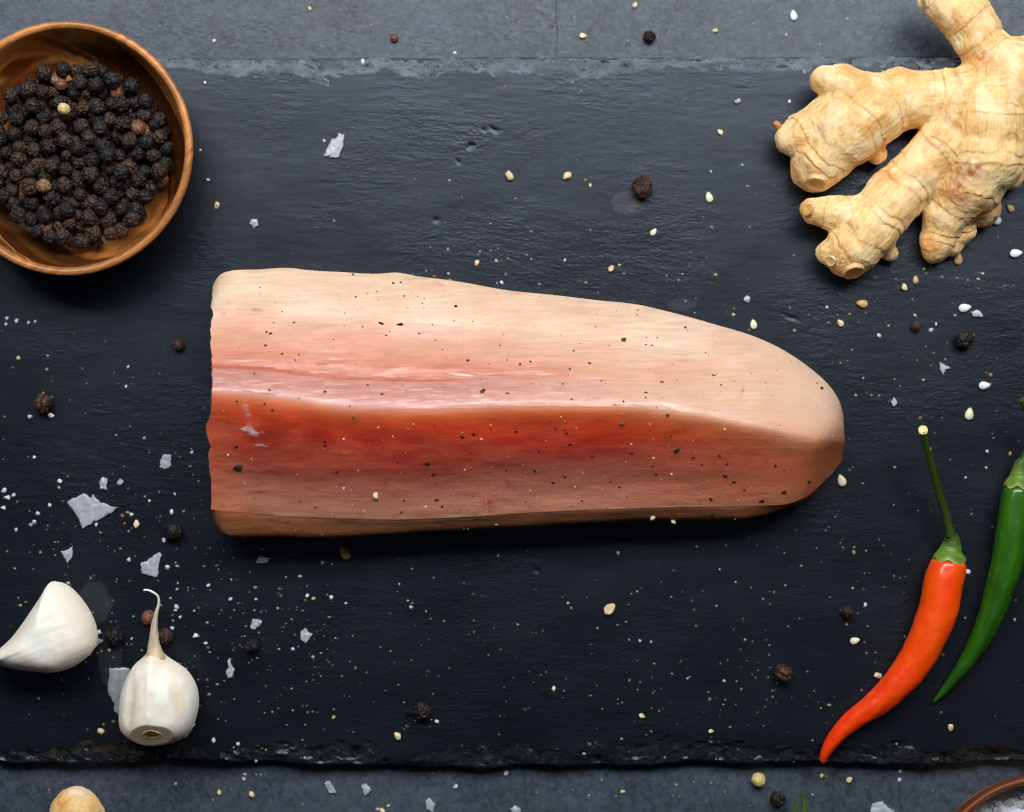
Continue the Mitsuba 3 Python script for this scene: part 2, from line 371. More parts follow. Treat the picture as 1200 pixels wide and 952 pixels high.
    # ---- colour of the flesh, with translucent glow under the ridge painted in
    warp = Vv + .10 * (meshkit.fbm(np.stack([X * .012, Y * .02, 0 * X], -1), 3, 31) - .5) * np.clip(abs(Vv - 4) * 3, 0, 1) + .05 * (fib - .5)
    cream, skin = lin(222, 196, 170), lin(220, 190, 158)
    pale = lin(220, 180, 158); pink = lin(196, 116, 92); rose = lin(180, 92, 68); lilac = lin(192, 132, 120)
    kn = [0, 1.0, 1.55, 1.98, 2.06, 2.5, 2.85, 2.98, 3.06, 3.75, 3.93, 4.02, 4.08, 4.15, 4.28, 4.42, 4.62, 4.82, 4.92, 5.06, 5.3, 6, 7]
    cl = [skin * .8, skin, cream, lin(225, 195, 170), pale, lin(212, 154, 130), pink, rose, lilac * .95, lilac, lin(216, 164, 152), lin(244, 142, 94), lin(246, 106, 56),
          lin(238, 82, 42), lin(212, 56, 37), lin(172, 54, 42), lin(160, 84, 70), lin(168, 106, 88), lin(176, 118, 96), lin(156, 104, 74), lin(150, 98, 64), lin(138, 86, 50), lin(96, 58, 32)]
    C = np.stack([np.interp(warp, kn, np.array(cl)[:, i]) for i in range(3)], -1)
    # towards the tip the bands fade into one peach flesh
    tip = np.where(Vv < 4, np.clip((X - 520) / 340, 0, 1) ** 1.1, np.clip((X - 690) / 240, 0, 1) ** 1.2)
    kt = [0, 1, 2, 3, 3.9, 4.02, 4.12, 4.35, 4.7, 5, 5.1, 6, 7]
    ct = [skin * .8, lin(222, 194, 170), lin(222, 190, 166), lin(218, 180, 154), lin(216, 172, 146), lin(218, 154, 114), lin(220, 136, 88), lin(196, 100, 68), lin(178, 100, 74), lin(170, 104, 74), lin(152, 96, 64), lin(150, 92, 56), lin(104, 62, 36)]
    Ct = np.stack([np.interp(warp, kt, np.array(ct)[:, i]) for i in range(3)], -1)
    C = C * (1 - tip[..., None]) + Ct * tip[..., None]
    left = np.clip((300 - X) / 55, 0, 1)[..., None] * ((Vv > 4.0) & (Vv < 5.2))[..., None] * np.clip((Vv - 4) * 10, 0, 1)[..., None]
    C = C * (1 - .55 * left) + .55 * left * lin(206, 104, 66)
    # the red of the dark band is patchy, not a stripe
    fade = (np.exp(-((Vv - 4.36) / .16) ** 2) * (Vv > 4.1) * np.clip(meshkit.fbm(np.stack([X * .011, Y * .03, 0 * X], -1), 4, 83) * 3 - 1.15, 0, 1) * .55)[..., None]
    C = C * (1 - fade) + fade * lin(206, 104, 78)
    # blood-red blotches in the dark band
    band = np.exp(-((Vv - 4.30) / .17) ** 2) * (Vv > 4) * np.clip((700 - X) / 260, 0, 1) * np.clip((X - 270) / 40, 0, 1)
    bl = np.clip(meshkit.fbm(np.stack([X * .016, Y * .022, 0 * X], -1), 4, 77) * 2.8 - 1.15, 0, 1)
    for cx, cy, rx, ry in ((372, 515, 22, 26), (352, 535, 30, 12), (490, 515, 26, 12), (545, 528, 20, 9), (318, 512, 26, 16), (610, 520, 30, 10)):
        bl = np.maximum(bl, np.exp(-((X - cx) / rx) ** 2 - ((Y - cy) / ry) ** 2) * .9)
    C = C * (1 - (.72 * band * bl)[..., None]) + (.72 * band * bl)[..., None] * lin(146, 18, 16)
    # small brown-red vein marks (x, y, half-length, half-width, angle, strength, colour)
    for cx, cy, a, b, t, s, c in ((300, 295 + 68, 7, 2, .15, .7, (190, 90, 70)), (303, 577, 12, 2.2, -.12, .6, (140, 50, 36)), (322, 442, 5, 2, 0, .4, (190, 90, 70)), (515, 333, 5, 2, .45, .6, (196, 120, 74)),
            (583, 347, 8, 2, 1.0, .4, (222, 160, 110)), (607, 344, 6, 2, .2, .5, (210, 140, 90)), (574, 590, 8, 7, .3, .55, (140, 52, 38)), (592, 586, 14, 4, 0, .35, (140, 52, 38)), (870, 458, 1.5, 7, .15, .55, (205, 110, 70)),
            (962, 440, 5, 2.5, .6, .85, (60, 30, 18)), (596, 566, 4, 3, .5, .5, (130, 50, 40)), (452, 566, 2, 7, .35, .4, (130, 50, 40)), (524, 549, 2, 7, -.3, .4, (120, 40, 34)), (720, 563, 12, 5, 0, .35, (150, 60, 44)),
            (788, 508, 10, 4, -.2, .5, (200, 70, 30)), (322, 609, 7, 2, 0, .6, (130, 60, 40)), (756, 388, 7, 1.5, .5, .45, (230, 165, 120)), (930, 405, 14, 5, .5, .35, (200, 140, 86)), (262, 368, 3, 2, 0, .5, (214, 140, 90)), (268, 355, 3, 2, 0, .5, (214, 150, 90))):
        dx, dy = X - cx, Y - cy
        w = np.exp(-((dx * math.cos(t) + dy * math.sin(t)) / a) ** 2 - ((-dx * math.sin(t) + dy * math.cos(t)) / b) ** 2) * s
        w = np.clip(w * (.6 + .9 * meshkit.noise(np.stack([X * .4, Y * .4, 0 * X], -1), 3)), 0, 1)
        C = C * (1 - w[..., None]) + w[..., None] * lin(*c)
    # white connective tissue, plus pale sheen painted along the ridge
    for cx, cy, a, b, t, s in ((294, 506, 13, 4.5, .3, .85), (300, 458, 26, 3, .05, .6), (288, 480, 5, 18, -.25, .35), (545, 440, 16, 2, .1, .75), (850, 484, 18, 5, .15, .35), (304, 522, 7, 1.5, .1, .5), (478, 503, 5, 1.2, 0, .6), (895, 521, 0.1, .1, 0, 0), (480, 479, 130, 1.4, -.01, .18), (650, 476, 110, 1.6, .005, .30), (800, 482, 40, 1.5, .1, .3)):
        if s == 0: continue
        dx, dy = X - cx, Y - cy
        w = np.exp(-((dx * math.cos(t) + dy * math.sin(t)) / a) ** 2 - ((-dx * math.sin(t) + dy * math.cos(t)) / b) ** 2) * s
        w = s * np.clip((w / s + 1.5 * (meshkit.fbm(np.stack([X * .12, Y * .3, 0 * X], -1), 4, 5) - .55) - .35) * 2.6, 0, 1) * np.clip(w / s * 5, 0, 1)
        C = C * (1 - w[..., None]) + w[..., None] * lin(230, 196, 190)
        Z += face * .25 * w
    # white line over the tan skin edge of the belly side
    w = (.32 * np.exp(-((warp - 4.985) / .012) ** 2) * np.clip(meshkit.fbm(np.stack([X * .03, Y * .05, 0 * X], -1), 3, 45) * 2.2 - .5, 0, 1))[..., None]
    C = C * (1 - w) + w * lin(226, 190, 170)
    lil = (np.exp(-((Vv - 3.5) / .42) ** 2) * np.clip((760 - X) / 200, 0, 1) * np.clip(fib2 * 2.4 - 1.2, 0, 1) * .42)[..., None]
    C = C * (1 - lil) + lil * lin(222, 182, 180)
    nose = (np.clip((facet + 3) / 11, 0, 1) * .72 * np.clip(facet * 9, 0, 1))[..., None]
    C = C * (1 - nose) + nose * lin(176, 104, 66)
    fib3 = meshkit.noise(np.stack([X * .035, (Y + .03 * X + 3 * meshkit.noise(q * 4, 8)) * .75, 0 * X], -1), 91)
    blush = np.clip(meshkit.fbm(np.stack([X * .014, Y * .03, 0 * X], -1), 4, 57) * 2.6 - 1.1, 0, 1)[..., None] * np.where(Vv < 4, .30, .16)[..., None] * np.clip((Vv - .9) * 2, 0, 1)[..., None]
    C = C * (1 - blush) + blush * np.where((Vv < 4)[..., None], lin(212, 136, 112), lin(186, 84, 62))
    mott = meshkit.fbm(np.stack([X * .05, Y * .11, 0 * X], -1), 4, 61)
    C = C * (1 + (.18 * (mott - .5) + np.where(Vv < 4, 1, .5) * (.20 * (fib - .5) + .12 * (fib2 - .5) + .10 * (fib3 - .5)))[..., None])
    wt = (np.clip((X - 880) / 60, 0, 1))[..., None]
    C = C * (1 - wt) + wt * np.stack([gaussian_filter(C[..., i], (10, 16)) for i in range(3)], -1)
    near = (.8 * np.exp(-((Vv - 4.0) / .12) ** 2))[..., None]
    C = C * (1 - near) + near * np.stack([gaussian_filter1d(C[..., i], 3.5, axis=1) for i in range(3)], -1)
    C = np.clip(C, 0, .95)
    W = P(X, Y, np.maximum(Z, 0.02))
    n, m = X.shape
    F = tri(grid_faces(n, m)); Vt = W.reshape(-1, 3); Ct = C.reshape(-1, 3)
    # underside and the two ends
    under = np.stack([np.arange(n - 1) * m, np.arange(1, n) * m, np.arange(1, n) * m + m - 1, np.arange(n - 1) * m + m - 1], -1)
    F = np.vstack([F, tri(under[:, ::-1])])
    if normals(Vt, F)[(n // 2) * m + m // 2, 2] < 0: F = F[:, ::-1]
    mid = W[0].mean(0); k = len(Vt); sec = [W[0]]
    capv = np.vstack([W[0] + [.0004 * 0, 0, 0], mid + (W[0] - mid) * .93 + [.0009, 0, 0], mid + (W[0] - mid) * .5 + [.0012, 0, 0], (mid + [.0012, 0, 0])[None]])
    j = np.arange(m); j2 = (j + 1) % m
    cap = np.vstack([tri(np.stack([k + a * m + j, k + a * m + j2, k + (a + 1) * m + j2, k + (a + 1) * m + j], -1)) for a in (0, 1)] + [np.stack([k + 2 * m + j, k + 2 * m + j2, np.full(m, k + 3 * m)], -1)])
    capc = np.vstack([C[0], C[0] * .95 + .0, C[0] * .5 + .5 * lin(214, 120, 96), lin(214, 120, 96)[None]])
    nn = normals(capv, cap - k)[m + 40]
    if nn[0] > 0: cap = cap[:, ::-1]
    k2 = len(Vt) + len(capv)                       # the blunt tip
    endv = np.vstack([W[-1], W[-1].mean(0)[None] + [.0003, 0, 0]]); endc = np.vstack([C[-1], C[-1].mean(0)[None]])
    ecap = np.stack([k2 + j, k2 + j2, np.full(m, k2 + m)], -1)
    if normals(endv, ecap - k2)[m][0] < 0: ecap = ecap[:, ::-1]
    capv, cap, capc = np.vstack([capv, endv]), np.vstack([cap, ecap]), np.vstack([capc, endc])
    top = (Vv > .9) & (Vv < 6.1)
    vis = (np.stack([X[top], Y[top]], -1), Z[top])
    return np.vstack([Vt, capv]), np.vstack([F, cap]), np.vstack([Ct, capc]), vis

V, f, C, VIS = fish()
def fish_rough(p, n, uv):
    x, y = p.x / S, p.y / S
    return dr.clip(0.46 - 0.22 * smoothstep(0.4, 0.75, fbm(x * 0.05, y * 0.4, 3.0, 3)), 0.2, 0.8)
def fish_bump(p, n, uv):
    x, y = p.x / S, p.y / S
    return mi.Float(0.000034 * fbm(x * 0.10, y * 0.9, 2.0, 2) + 0.000050 * fbm(x * 0.22, y * 0.30, 5.0, 2))
scene['flesh'] = {'type': 'twosided', 'bsdf': {'type': 'bumpmap', 'arbitrary': proc(fish_bump, 1e-4), 'scale': 1.0, 'bsdf': {'type': 'principled',
    'base_color': attr(), 'roughness': proc(fish_rough), 'specular': 0.55, 'clearcoat': 0.20, 'clearcoat_gloss': 0.90}}}
mat('rind', base_color=attr(), roughness=0.56, specular=0.45)
scene['fish_loin'] = shape(V, f, 'flesh', color=C)
tag('fish_loin', 'raw pale pink fish loin with a red middle band, seasoned with pepper', 'fish')
tree = cKDTree(VIS[0])
def on_fish(px, py):
    d, i = tree.query([px, py]); return VIS[1][i], d

# ---------------------------------------------------------------- ginger
def ginger(chains, k, lump, box, vox, seed, ring_gap, marks=()):
    """chains: lists of (px, py, z_mm, r_px); returns the smooth union of their cones with growth rings and wrinkles"""
    Q = []
    for ch in chains:
        c = np.array([[*(P(a, b, z)[:2] / S), z / 1000 / S, r * (H - z) / H] for a, b, z, r in ch]); Q.append(c)
    lo = np.min([(q[:, :3] - q[:, 3:] - 8).min(0) for q in Q], 0); hi = np.max([(q[:, :3] + q[:, 3:] + 8).max(0) for q in Q], 0)
    lo[:2], hi[:2] = np.maximum(lo[:2], box[0]), np.minimum(hi[:2], box[1])
    ax = [np.arange(lo[i], hi[i], vox, dtype=np.float32) for i in range(3)]
    G = np.stack(np.meshgrid(*ax, indexing='ij'), -1)
    D = np.full(G.shape[:3], 50.0, np.float32)
    for q in Q:
        for a, b in zip(q[:-1], q[1:]):
            mn = np.minimum(a[:3] - a[3], b[:3] - b[3]) - 14; mx = np.maximum(a[:3] + a[3], b[:3] + b[3]) + 14
            sl = tuple(slice(max(0, int((mn[i] - lo[i]) / vox)), max(0, int((mx[i] - lo[i]) / vox) + 1)) for i in range(3))
            g = G[sl]
            if 0 in g.shape: continue
            ab = (b - a)[:3].astype(np.float32); t = np.clip(((g - a[:3].astype(np.float32)) @ ab) / max(ab @ ab, 1e-6), 0, 1)
            d = np.linalg.norm(g - (a[:3].astype(np.float32) + t[..., None] * ab), axis=-1) - (a[3] + (b[3] - a[3]) * t).astype(np.float32)
            h = np.clip(.5 + .5 * (D[sl] - d) / k, 0, 1)
            D[sl] = D[sl] * (1 - h) + d * h - k * h * (1 - h)
    D = D + lump * 2 * (meshkit.fbm(G.astype(float)[::1] * .045, 2, seed) - .5).astype(np.float32)
    D = np.maximum(D, (0.6 - G[..., 2]))
    D[0], D[-1], D[:, 0], D[:, -1], D[:, :, 0], D[:, :, -1] = (9,) * 6
    v, f = surface_nets(D, vox, np.array([a[0] for a in ax], float))
    # where along which limb each vertex lies
    best = np.full(len(v), 1e9); s = np.zeros(len(v)); cid = np.zeros(len(v)); ang = np.zeros((len(v), 2))
    for ci, q in enumerate(Q):
        run = 0.0
        for a, b in zip(q[:-1], q[1:]):
            ab = (b - a)[:3]; L = max(np.linalg.norm(ab), 1e-6); t = np.clip(((v - a[:3]) @ ab) / L ** 2, -.3, 1.3); tc = np.clip(t, 0, 1)
            w = v - (a[:3] + tc[:, None] * ab); d = np.linalg.norm(w, axis=1) - (a[3] + (b[3] - a[3]) * tc)
            m = d < best
            side = np.cross(ab / L, [0, 0, 1.0]); best[m] = d[m]; s[m] = (run + t * L)[m]; cid[m] = ci
            ang[m] = np.stack([w @ side, w[:, 2]], -1)[m]
            run += L
    nrm = normals(v, f)
    wav = 24 * (meshkit.fbm(v * .028, 4, seed + 1) - .5)
    ph = (s + wav + cid * 7.7) / ring_gap
    ph = ph + .35 * np.sin(ph * 2.4 + cid)
    fr = ph - np.floor(ph)
    strength = .25 + .9 * meshkit.noise(np.stack([np.floor(ph) * 3.7, cid * 5.1, 0 * s], -1) + .5, seed) * meshkit.noise(v * .035, seed + 6) * 1.8
    saw = (fr - .5) * np.clip((1 - fr) * 9, 0, 1)
    stri = meshkit.fbm(np.stack([s * .06, ang[:, 0] * .55, ang[:, 1] * .55], -1) + cid[:, None] * 9, 3, seed + 2)
    fine = meshkit.fbm(v * .35, 3, seed + 3)
    lump2 = meshkit.fbm(v * .10, 3, seed + 4)
    lump3 = meshkit.fbm(v * .05, 2, seed + 44)
    disp = 1.5 * saw * strength + 1.1 * (stri - .5) + .9 * (fine - .5) + 1.6 * (lump2 - .5) + 3.4 * (lump3 - .5)
    edge = np.exp(-((fr - .94 + .05 * (lump2 - .5)) / .04) ** 2) * np.clip(strength * 1.3 - .3, 0, 1) * np.clip(3.4 * meshkit.fbm(v * .13, 2, seed + 12) - 1.2, 0, 1)
    disp += .6 * edge
    v2 = v + nrm * disp[:, None]
    v2[:, 2] = np.maximum(v2[:, 2], .4)
    tone = meshkit.fbm(v * .022, 3, seed + 7)
    base = np.clip((tone - .3) * 2.2, 0, 1)[:, None]
    c = lin(242, 204, 142) * base + lin(226, 176, 108) * (1 - base)
    c = c * (1 + .85 * (stri - .5) + .45 * (fine - .5))[:, None]
    flaky = np.clip(3.4 * meshkit.fbm(v * .055, 5, seed + 15) - 1.45, 0, .75)[:, None]
    c = c * (1 - flaky) + flaky * lin(250, 226, 178)
    old = np.clip(2.6 * meshkit.fbm(v * .03, 4, seed + 9) - 1.5, 0, .55)[:, None]
    c = c * (1 - old) + old * lin(206, 146, 80)
    e = np.clip(edge * .30, 0, .24)[:, None]
    c = c * (1 - e) + e * lin(156, 102, 54)
    under = np.clip(np.exp(-((fr - .03) / .05) ** 2) * (strength - .3), 0, .5)[:, None]
    c = c * (1 - under) + under * lin(176, 116, 62)
    pts = v * [1, 1, 1]
    kk = (H - v[:, 2] * S * 1000) / H
    img = np.stack([600 + v[:, 0] / kk, 476 - v[:, 1] / kk], -1)
    for mx, my, rx, ry, col, st in marks:
        w = np.exp(-((img[:, 0] - mx) / rx) ** 2 - ((img[:, 1] - my) / ry) ** 2) * st
        w = np.clip(w * (3.2 * meshkit.fbm(v * .16, 3, 51) - .8), 0, .9)[:, None]
        c = c * (1 - w) + w * lin(*col)
    return v2 * S, f, np.clip(c, .01, .9)

z = lambda r, lift=0: r * S * 1000 * .93 + lift
G = lambda *a: [(x, y, z(r, l), r) for x, y, r, l in a]
chains = [
    G((1086, -6, 12, 6), (1104, 0, 24, 6), (1132, 21, 29, 5), (1150, 52, 29, 4), (1178, 92, 42, 1)),
    G((1085, 4, 9, 7), (1100, 3, 20, 6)),
    G((1170, 108, 44, 1), (1120, 120, 38, 0), (1085, 116, 31, 1), (1050, 117, 35, 0), (1018, 131, 42, 0), (992, 152, 43, 0), (962, 187, 33, 0), (955, 197, 28, 0)),
    G((1010, 112, 28, 3), (985, 98, 22, 6), (967, 94, 17, 8)),
    G((980, 140, 34, 1), (940, 157, 24, 3), (926, 163, 18, 4)),
    G((1012, 160, 30, 0), (1027, 180, 10, 3), (1030, 183, 7, 2)),
    G((1150, 135, 46, 1), (1118, 172, 42, 0), (1075, 206, 32, 0), (1045, 234, 33, 0), (1018, 268, 33, 0), (1000, 290, 31, 0), (994, 299, 26, 0)),
    G((1020, 256, 28, 0), (978, 250, 20, 3), (955, 247, 15, 5), (948, 243, 9, 6)),
    G((1026, 280, 20, 0), (1043, 297, 9, 1)),
    G((1000, 292, 24, 0), (972, 296, 15, 3)),
    G((1150, 135, 48, 1), (1150, 185, 48, 0), (1134, 216, 40, 0), (1108, 252, 26, 0), (1098, 282, 19, 0), (1096, 294, 15, 0)),
    G((1140, 220, 30, 0), (1152, 244, 20, 0), (1150, 250, 16, 0)),
    G((1120, 250, 22, 0), (1128, 270, 14, 1), (1118, 290, 8, 1), (1117, 296, 5, 1)),
    G((1165, 185, 28, 0), (1184, 205, 14, 2), (1186, 210, 12, 2)),
    G((1178, 92, 44, 1), (1205, 130, 38, 0), (1230, 150, 38, 0), (1262, 140, 44, 0)),
    G((1178, 92, 42, 1), (1220, 80, 40, 1), (1262, 60, 30, 1)),
]
V, f, C = ginger(chains, 6.5, 2.2, (np.array([290, 130]), np.array([690, 530])), 1.35, 4, 20.0,
    marks=((1138, 200, 20, 12, (176, 92, 54), .9), (1120, 222, 14, 12, (190, 100, 66), .8), (1100, 288, 16, 16, (206, 136, 60), .5), (1012, 196, 12, 8, (130, 74, 40), .9), (1150, 245, 14, 16, (184, 120, 60), .6), (1092, 290, 14, 12, (214, 142, 62), .6), (1148, 66, 20, 8, (200, 112, 54), .7), (950, 92, 12, 12, (200, 150, 100), .4), (1062, 125, 10, 34, (200, 128, 66), .35)))
scene['ginger_root'] = shape(V, f, 'rind', color=C)
tag('ginger_root', 'large knobbly tan ginger root with several fingers at the upper right corner of the slate', 'ginger')
gtree = cKDTree(V[:, :2]); GV = V
def ginger_top(px, py, guess):
    p = P(px, py, guess)[:2]
    i = gtree.query_ball_point(p, 2.5 * S)
    return max((GV[k, 2] for k in i), default=.004) * 1000

def disc_cap(px, py, zc, r, tilt, az, cin, crim, seed, bsdf='matte_skin', thick=.25, squash=1.0):
    """a dried, slightly dished scar with a raised rim"""
    rr = np.array([0, .2, .4, .6, .75, .86, .95, 1.0, 1.02]); hh = np.array([.02, .03, .05, .06, .08, .13, .14, .06, -.35]) * thick * 3
    A = 28; a = np.arange(A) * 2 * np.pi / A
    R = rr[:, None] * (1 + .10 * (meshkit.noise(np.stack([np.cos(a) * 1.6, np.sin(a) * 1.6, 0 * a + seed], -1), seed) - .5) * 2)[None]
    Zl = hh[:, None] + .10 * (meshkit.noise(np.stack([R * np.cos(a) * 3, R * np.sin(a) * 3, 0 * R], -1), seed + 1) - .5)
    v = np.stack([R * np.cos(a), R * np.sin(a) * squash, Zl], -1).reshape(-1, 3) * r * S
    f = tri(grid_faces(len(rr), A, True))
    M = rot_of(0, 0, az) @ rot_of(0, tilt, 0)
    v = v @ M.T + P(px, py, zc)
    t = np.clip((np.repeat(rr, A) - .55) / .3, 0, 1)[:, None]
    c = lin(*cin) * (1 - t) + lin(*crim) * t
    c = c * (.75 + .5 * meshkit.noise(np.stack([np.repeat(rr, A) * 9, np.tile(a, len(rr)) * 1.2, 0 * np.repeat(rr, A)], -1), seed))[:, None]
    if normals(v, f)[A + 3] @ (M @ [0, 0, 1]) < 0: f = f[:, ::-1]
    return shape(v, f, bsdf, color=c)

for i, (px, py, r, tilt, az, ci, cr) in enumerate((
        (956, 215, 14, 1.15, -1.75, (214, 168, 104), (230, 190, 134)),        # dried end of the big left finger
        (946, 246, 8, 1.05, 3.0, (228, 190, 92), (206, 160, 108)),           # yellow end of the middle bud
        (1001, 319, 15, 1.2, -1.4, (206, 162, 100), (228, 188, 134)),        # end of the middle finger
        (973, 306, 7, .85, -2.4, (226, 186, 100), (232, 204, 158)))):
    zc = ginger_top(px, py, 6) - .3
    put(f'ginger_root__scar' + ('' if i == 0 else f'_{i:03d}'), disc_cap(px, py, zc, r, tilt, az, ci, cr, 30 + i, squash=.85))
v, f, t, a = sweep([P(914, 150, 8), P(911, 147, 9), P(909, 144, 10)], np.array([3.2, 4.2, 2.6]) * S, 12, 14, .12, 3)
put('ginger_root__bud', shape(v, f, 'matte_skin', color=lin(196, 138, 70)))
labels['ginger_root__bud'] = {'label': 'small brown dry bud on the leftmost knob'}

# small ginger knob cut by the lower edge of the frame
V2, f2, C2 = ginger([G((81, 951, 22, 0), (84, 966, 27, 0), (90, 1000, 32, 0)), G((72, 956, 20, 0), (66, 980, 22, 0)), G((92, 953, 17, 0), (100, 975, 20, 0))], 7.0, 1.5, (np.array([-700, -700]), np.array([0, 0])), 1.3, 40, 22.0, marks=((66, 945, 10, 12, (226, 150, 50), .9), (84, 934, 14, 8, (244, 226, 196), .8)))
V2[:, 2] += TZ / 1000
scene['ginger_root_001'] = shape(V2, f2, 'rind', color=C2)
tag('ginger_root_001', 'small tan ginger knob on the tabletop, cut by the bottom edge at the left', 'ginger')

# ---------------------------------------------------------------- garlic
def inflate(outline, spine, hts, zmid, n=260, rings=44, power=1.0, flat=.62):
    """a plump body with this outline (pixels), full over the spine; hts: heights in mm above the outline along the spine"""
    o = np.array(outline, float); o = np.vstack([o, o[:1]])
    d = np.r_[0, np.cumsum(np.linalg.norm(np.diff(o, axis=0), axis=1))]
    O = CubicSpline(d, o, bc_type='periodic')(np.linspace(0, d[-1], n, endpoint=False))
    c = np.repeat(np.array([spine], float), n, 0); h = np.full(n, float(hts))
    ph = np.linspace(0, np.pi, 2 * rings + 1)
    r = np.sin(ph); up = np.sign(np.cos(ph)) * (1 - r ** 2.7) ** .52
    XY = c[None] + (O - c)[None] * r[:, None, None]
    Zz = zmid + np.where(up[:, None] > 0, h[None], np.minimum(h[None] * flat, zmid - .1)) * np.sign(up)[:, None] * np.abs(up)[:, None] ** power
    k = (H - zmid) / H
    v = np.stack([(XY[..., 0] - 600) * k * S, (476 - XY[..., 1]) * k * S, Zz / 1000], -1)
    f = tri(grid_faces(2 * rings + 1, n, True)); V = v.reshape(-1, 3)
    f = fix_winding(V, f)
    return V, f, XY.reshape(-1, 2), np.repeat(ph, n), np.tile(np.arange(n) / n, 2 * rings + 1)

def garlic_tone(xy, seed, root, axis):
    ax = np.array(axis, float); ax /= np.linalg.norm(ax)
    rel = xy - np.array(root); s, w = rel @ ax, rel @ np.array([-ax[1], ax[0]])
    q = np.stack([s * .016, w * .30, 0 * s], -1)
    vein = meshkit.fbm(q, 3, seed)
    blot = meshkit.fbm(np.stack([s * .04, w * .05, 0 * s], -1), 3, seed + 2)
    b = np.clip((blot - .3) * 2.2, 0, 1)[:, None]
    c = lin(252, 246, 238) * b + lin(248, 236, 218) * (1 - b)
    c = c * (1 + .08 * (vein - .5))[:, None]
    dry = np.exp(-np.clip(s, 0, None) / 12)[:, None] * .45
    return np.clip(c * (1 - dry) + dry * lin(212, 176, 132), 0, .9), vein, s, w

z8 = lambda x, y: (x / 3.965, 660 + y / 3.965)
o1 = [z8(*p) for p in ((238, 88), (262, 86), (300, 96), (345, 128), (395, 188), (435, 258), (453, 330), (446, 385), (410, 432), (360, 470), (290, 500), (200, 504), (120, 496), (40, 482), (-15, 468), (-58, 455), (-62, 444), (-44, 432), (0, 399), (45, 358), (92, 302), (142, 232), (190, 160), (218, 114))]
V, f, xy, ph, tt = inflate(o1, z8(200, 362), 10.5, 8.5)
c, vein, s_, w_ = garlic_tone(xy, 5, z8(-40, 430), (1, -.35))
V[:, 2] += .00018 * (vein - .5) + .0006 * (meshkit.fbm(np.stack([xy[:, 0] * .05, xy[:, 1] * .05, 0 * s_], -1), 3, 8) - .5)
put('garlic_clove__bulb', shape(V, f, 'satin_skin', color=c))
tip = [z8(228, 100), z8(240, 86), z8(262, 86), z8(272, 98), z8(250, 108)]
def sheet(points, zs, thick, bsdf, color, rough=.25, seed=0, n=5):
    """a thin, crinkled flake of real thickness from a polygon (pixels)"""
    from shapely.geometry import Polygon
    o = np.array(points, float); cen = o.mean(0)
    jit = np.random.default_rng(seed + 400)
    rings = np.linspace(0, 1, n + 1)[1:]
    seg = 6
    oo = np.concatenate([np.linspace(o[i], o[(i + 1) % len(o)], seg, endpoint=False) for i in range(len(o))])
    oo = oo + jit.normal(size=oo.shape) * min(.55, .035 * np.ptp(o, axis=0).max())
    q = np.vstack([cen[None]] + [cen + (oo - cen) * r for r in rings]); m = len(oo)
    zz = np.interp(np.r_[0, np.repeat(rings, m)], [0, 1], [zs[0], zs[1]]) + rough * (meshkit.fbm(np.stack([q[:, 0] * .2, q[:, 1] * .2, 0 * q[:, 0] + seed], -1), 3, seed) - .5) * 2
    j = np.arange(m); j2 = (j + 1) % m
    f = [np.stack([np.zeros(m, int), 1 + j, 1 + j2], -1)]
    for a in range(n - 1): f.append(tri(np.stack([1 + a * m + j, 1 + (a + 1) * m + j, 1 + (a + 1) * m + j2, 1 + a * m + j2], -1)))
    f = np.vstack(f); top = P(q[:, 0], q[:, 1], zz); bot = P(q[:, 0], q[:, 1], zz - thick); k = len(q)
    b0 = 1 + (n - 1) * m
    side = tri(np.stack([b0 + j, k + b0 + j, k + b0 + j2, b0 + j2], -1))
    v = np.vstack([top, bot]); F = np.vstack([f, f[:, ::-1] + k, side])
    F = fix_winding(v, F)
    cc = np.asarray(color)[None] * (.70 + .6 * meshkit.fbm(np.stack([q[:, 0] * .35, q[:, 1] * .35, 0 * q[:, 0] + seed], -1), 3, seed + 1))[:, None]
    return shape(v, F, bsdf, smooth=True if rough > .1 else False, color=np.clip(np.vstack([cc, cc]), 0, .95))
put('garlic_clove__papery_tip', sheet(tip, (9.5, 8.2), .3, 'satin_skin', lin(236, 210, 172), .3, 3))
tag('garlic_clove', 'plump ivory garlic clove lying on its side at the left edge of the frame', 'garlic')

z5 = lambda x, y: (x / 2.867, 620 + y / 2.867)
o2 = [z5(*p) for p in ((518, 402), (500, 412), (484, 428), (458, 450), (430, 492), (408, 556), (402, 630), (410, 676), (436, 702), (470, 720), (520, 727), (580, 716), (634, 684), (660, 632), (668, 572), (655, 516), (622, 470), (582, 442), (556, 424), (538, 408))]
V, f, xy, ph, tt = inflate(o2, z5(532, 588), 10.5, 7.6)
c, vein, s_, w_ = garlic_tone(xy, 15, z5(505, 715), (.03, -1))
# facets where it pressed against its neighbours: two creases from neck to root
fac = np.zeros(len(V))
for a, b, wd, dep in ((z5(470, 470), z5(452, 680), 7, 1.0), (z5(590, 470), z5(640, 640), 8, 1.0), (z5(520, 450), z5(515, 680), 7, -.35)):
    a, b = np.array(a), np.array(b); ab = b - a; t = np.clip(((xy - a) @ ab) / (ab @ ab), 0, 1); dd = np.linalg.norm(xy - a - t[:, None] * ab, axis=1)
    fac += dep * np.exp(-(dd / wd) ** 2) * np.sin(np.clip(t, .02, .98) * np.pi)
V[:, 2] -= np.where(ph < 1.5, fac, 0) / 1000
V[:, 2] += .00020 * (vein - .5) + .0006 * (meshkit.fbm(np.stack([xy[:, 0] * .06, xy[:, 1] * .06, 0 * s_], -1), 3, 18) - .5)
tan_ = np.clip(fac - .25, 0, .4)[:, None] * .7
c = c * (1 - tan_) + tan_ * lin(226, 190, 146)
nk = np.clip((z5(0, 450)[1] - xy[:, 1]) / 25, 0, 1)[:, None] * .6
c = c * (1 - nk) + nk * lin(214, 186, 146)
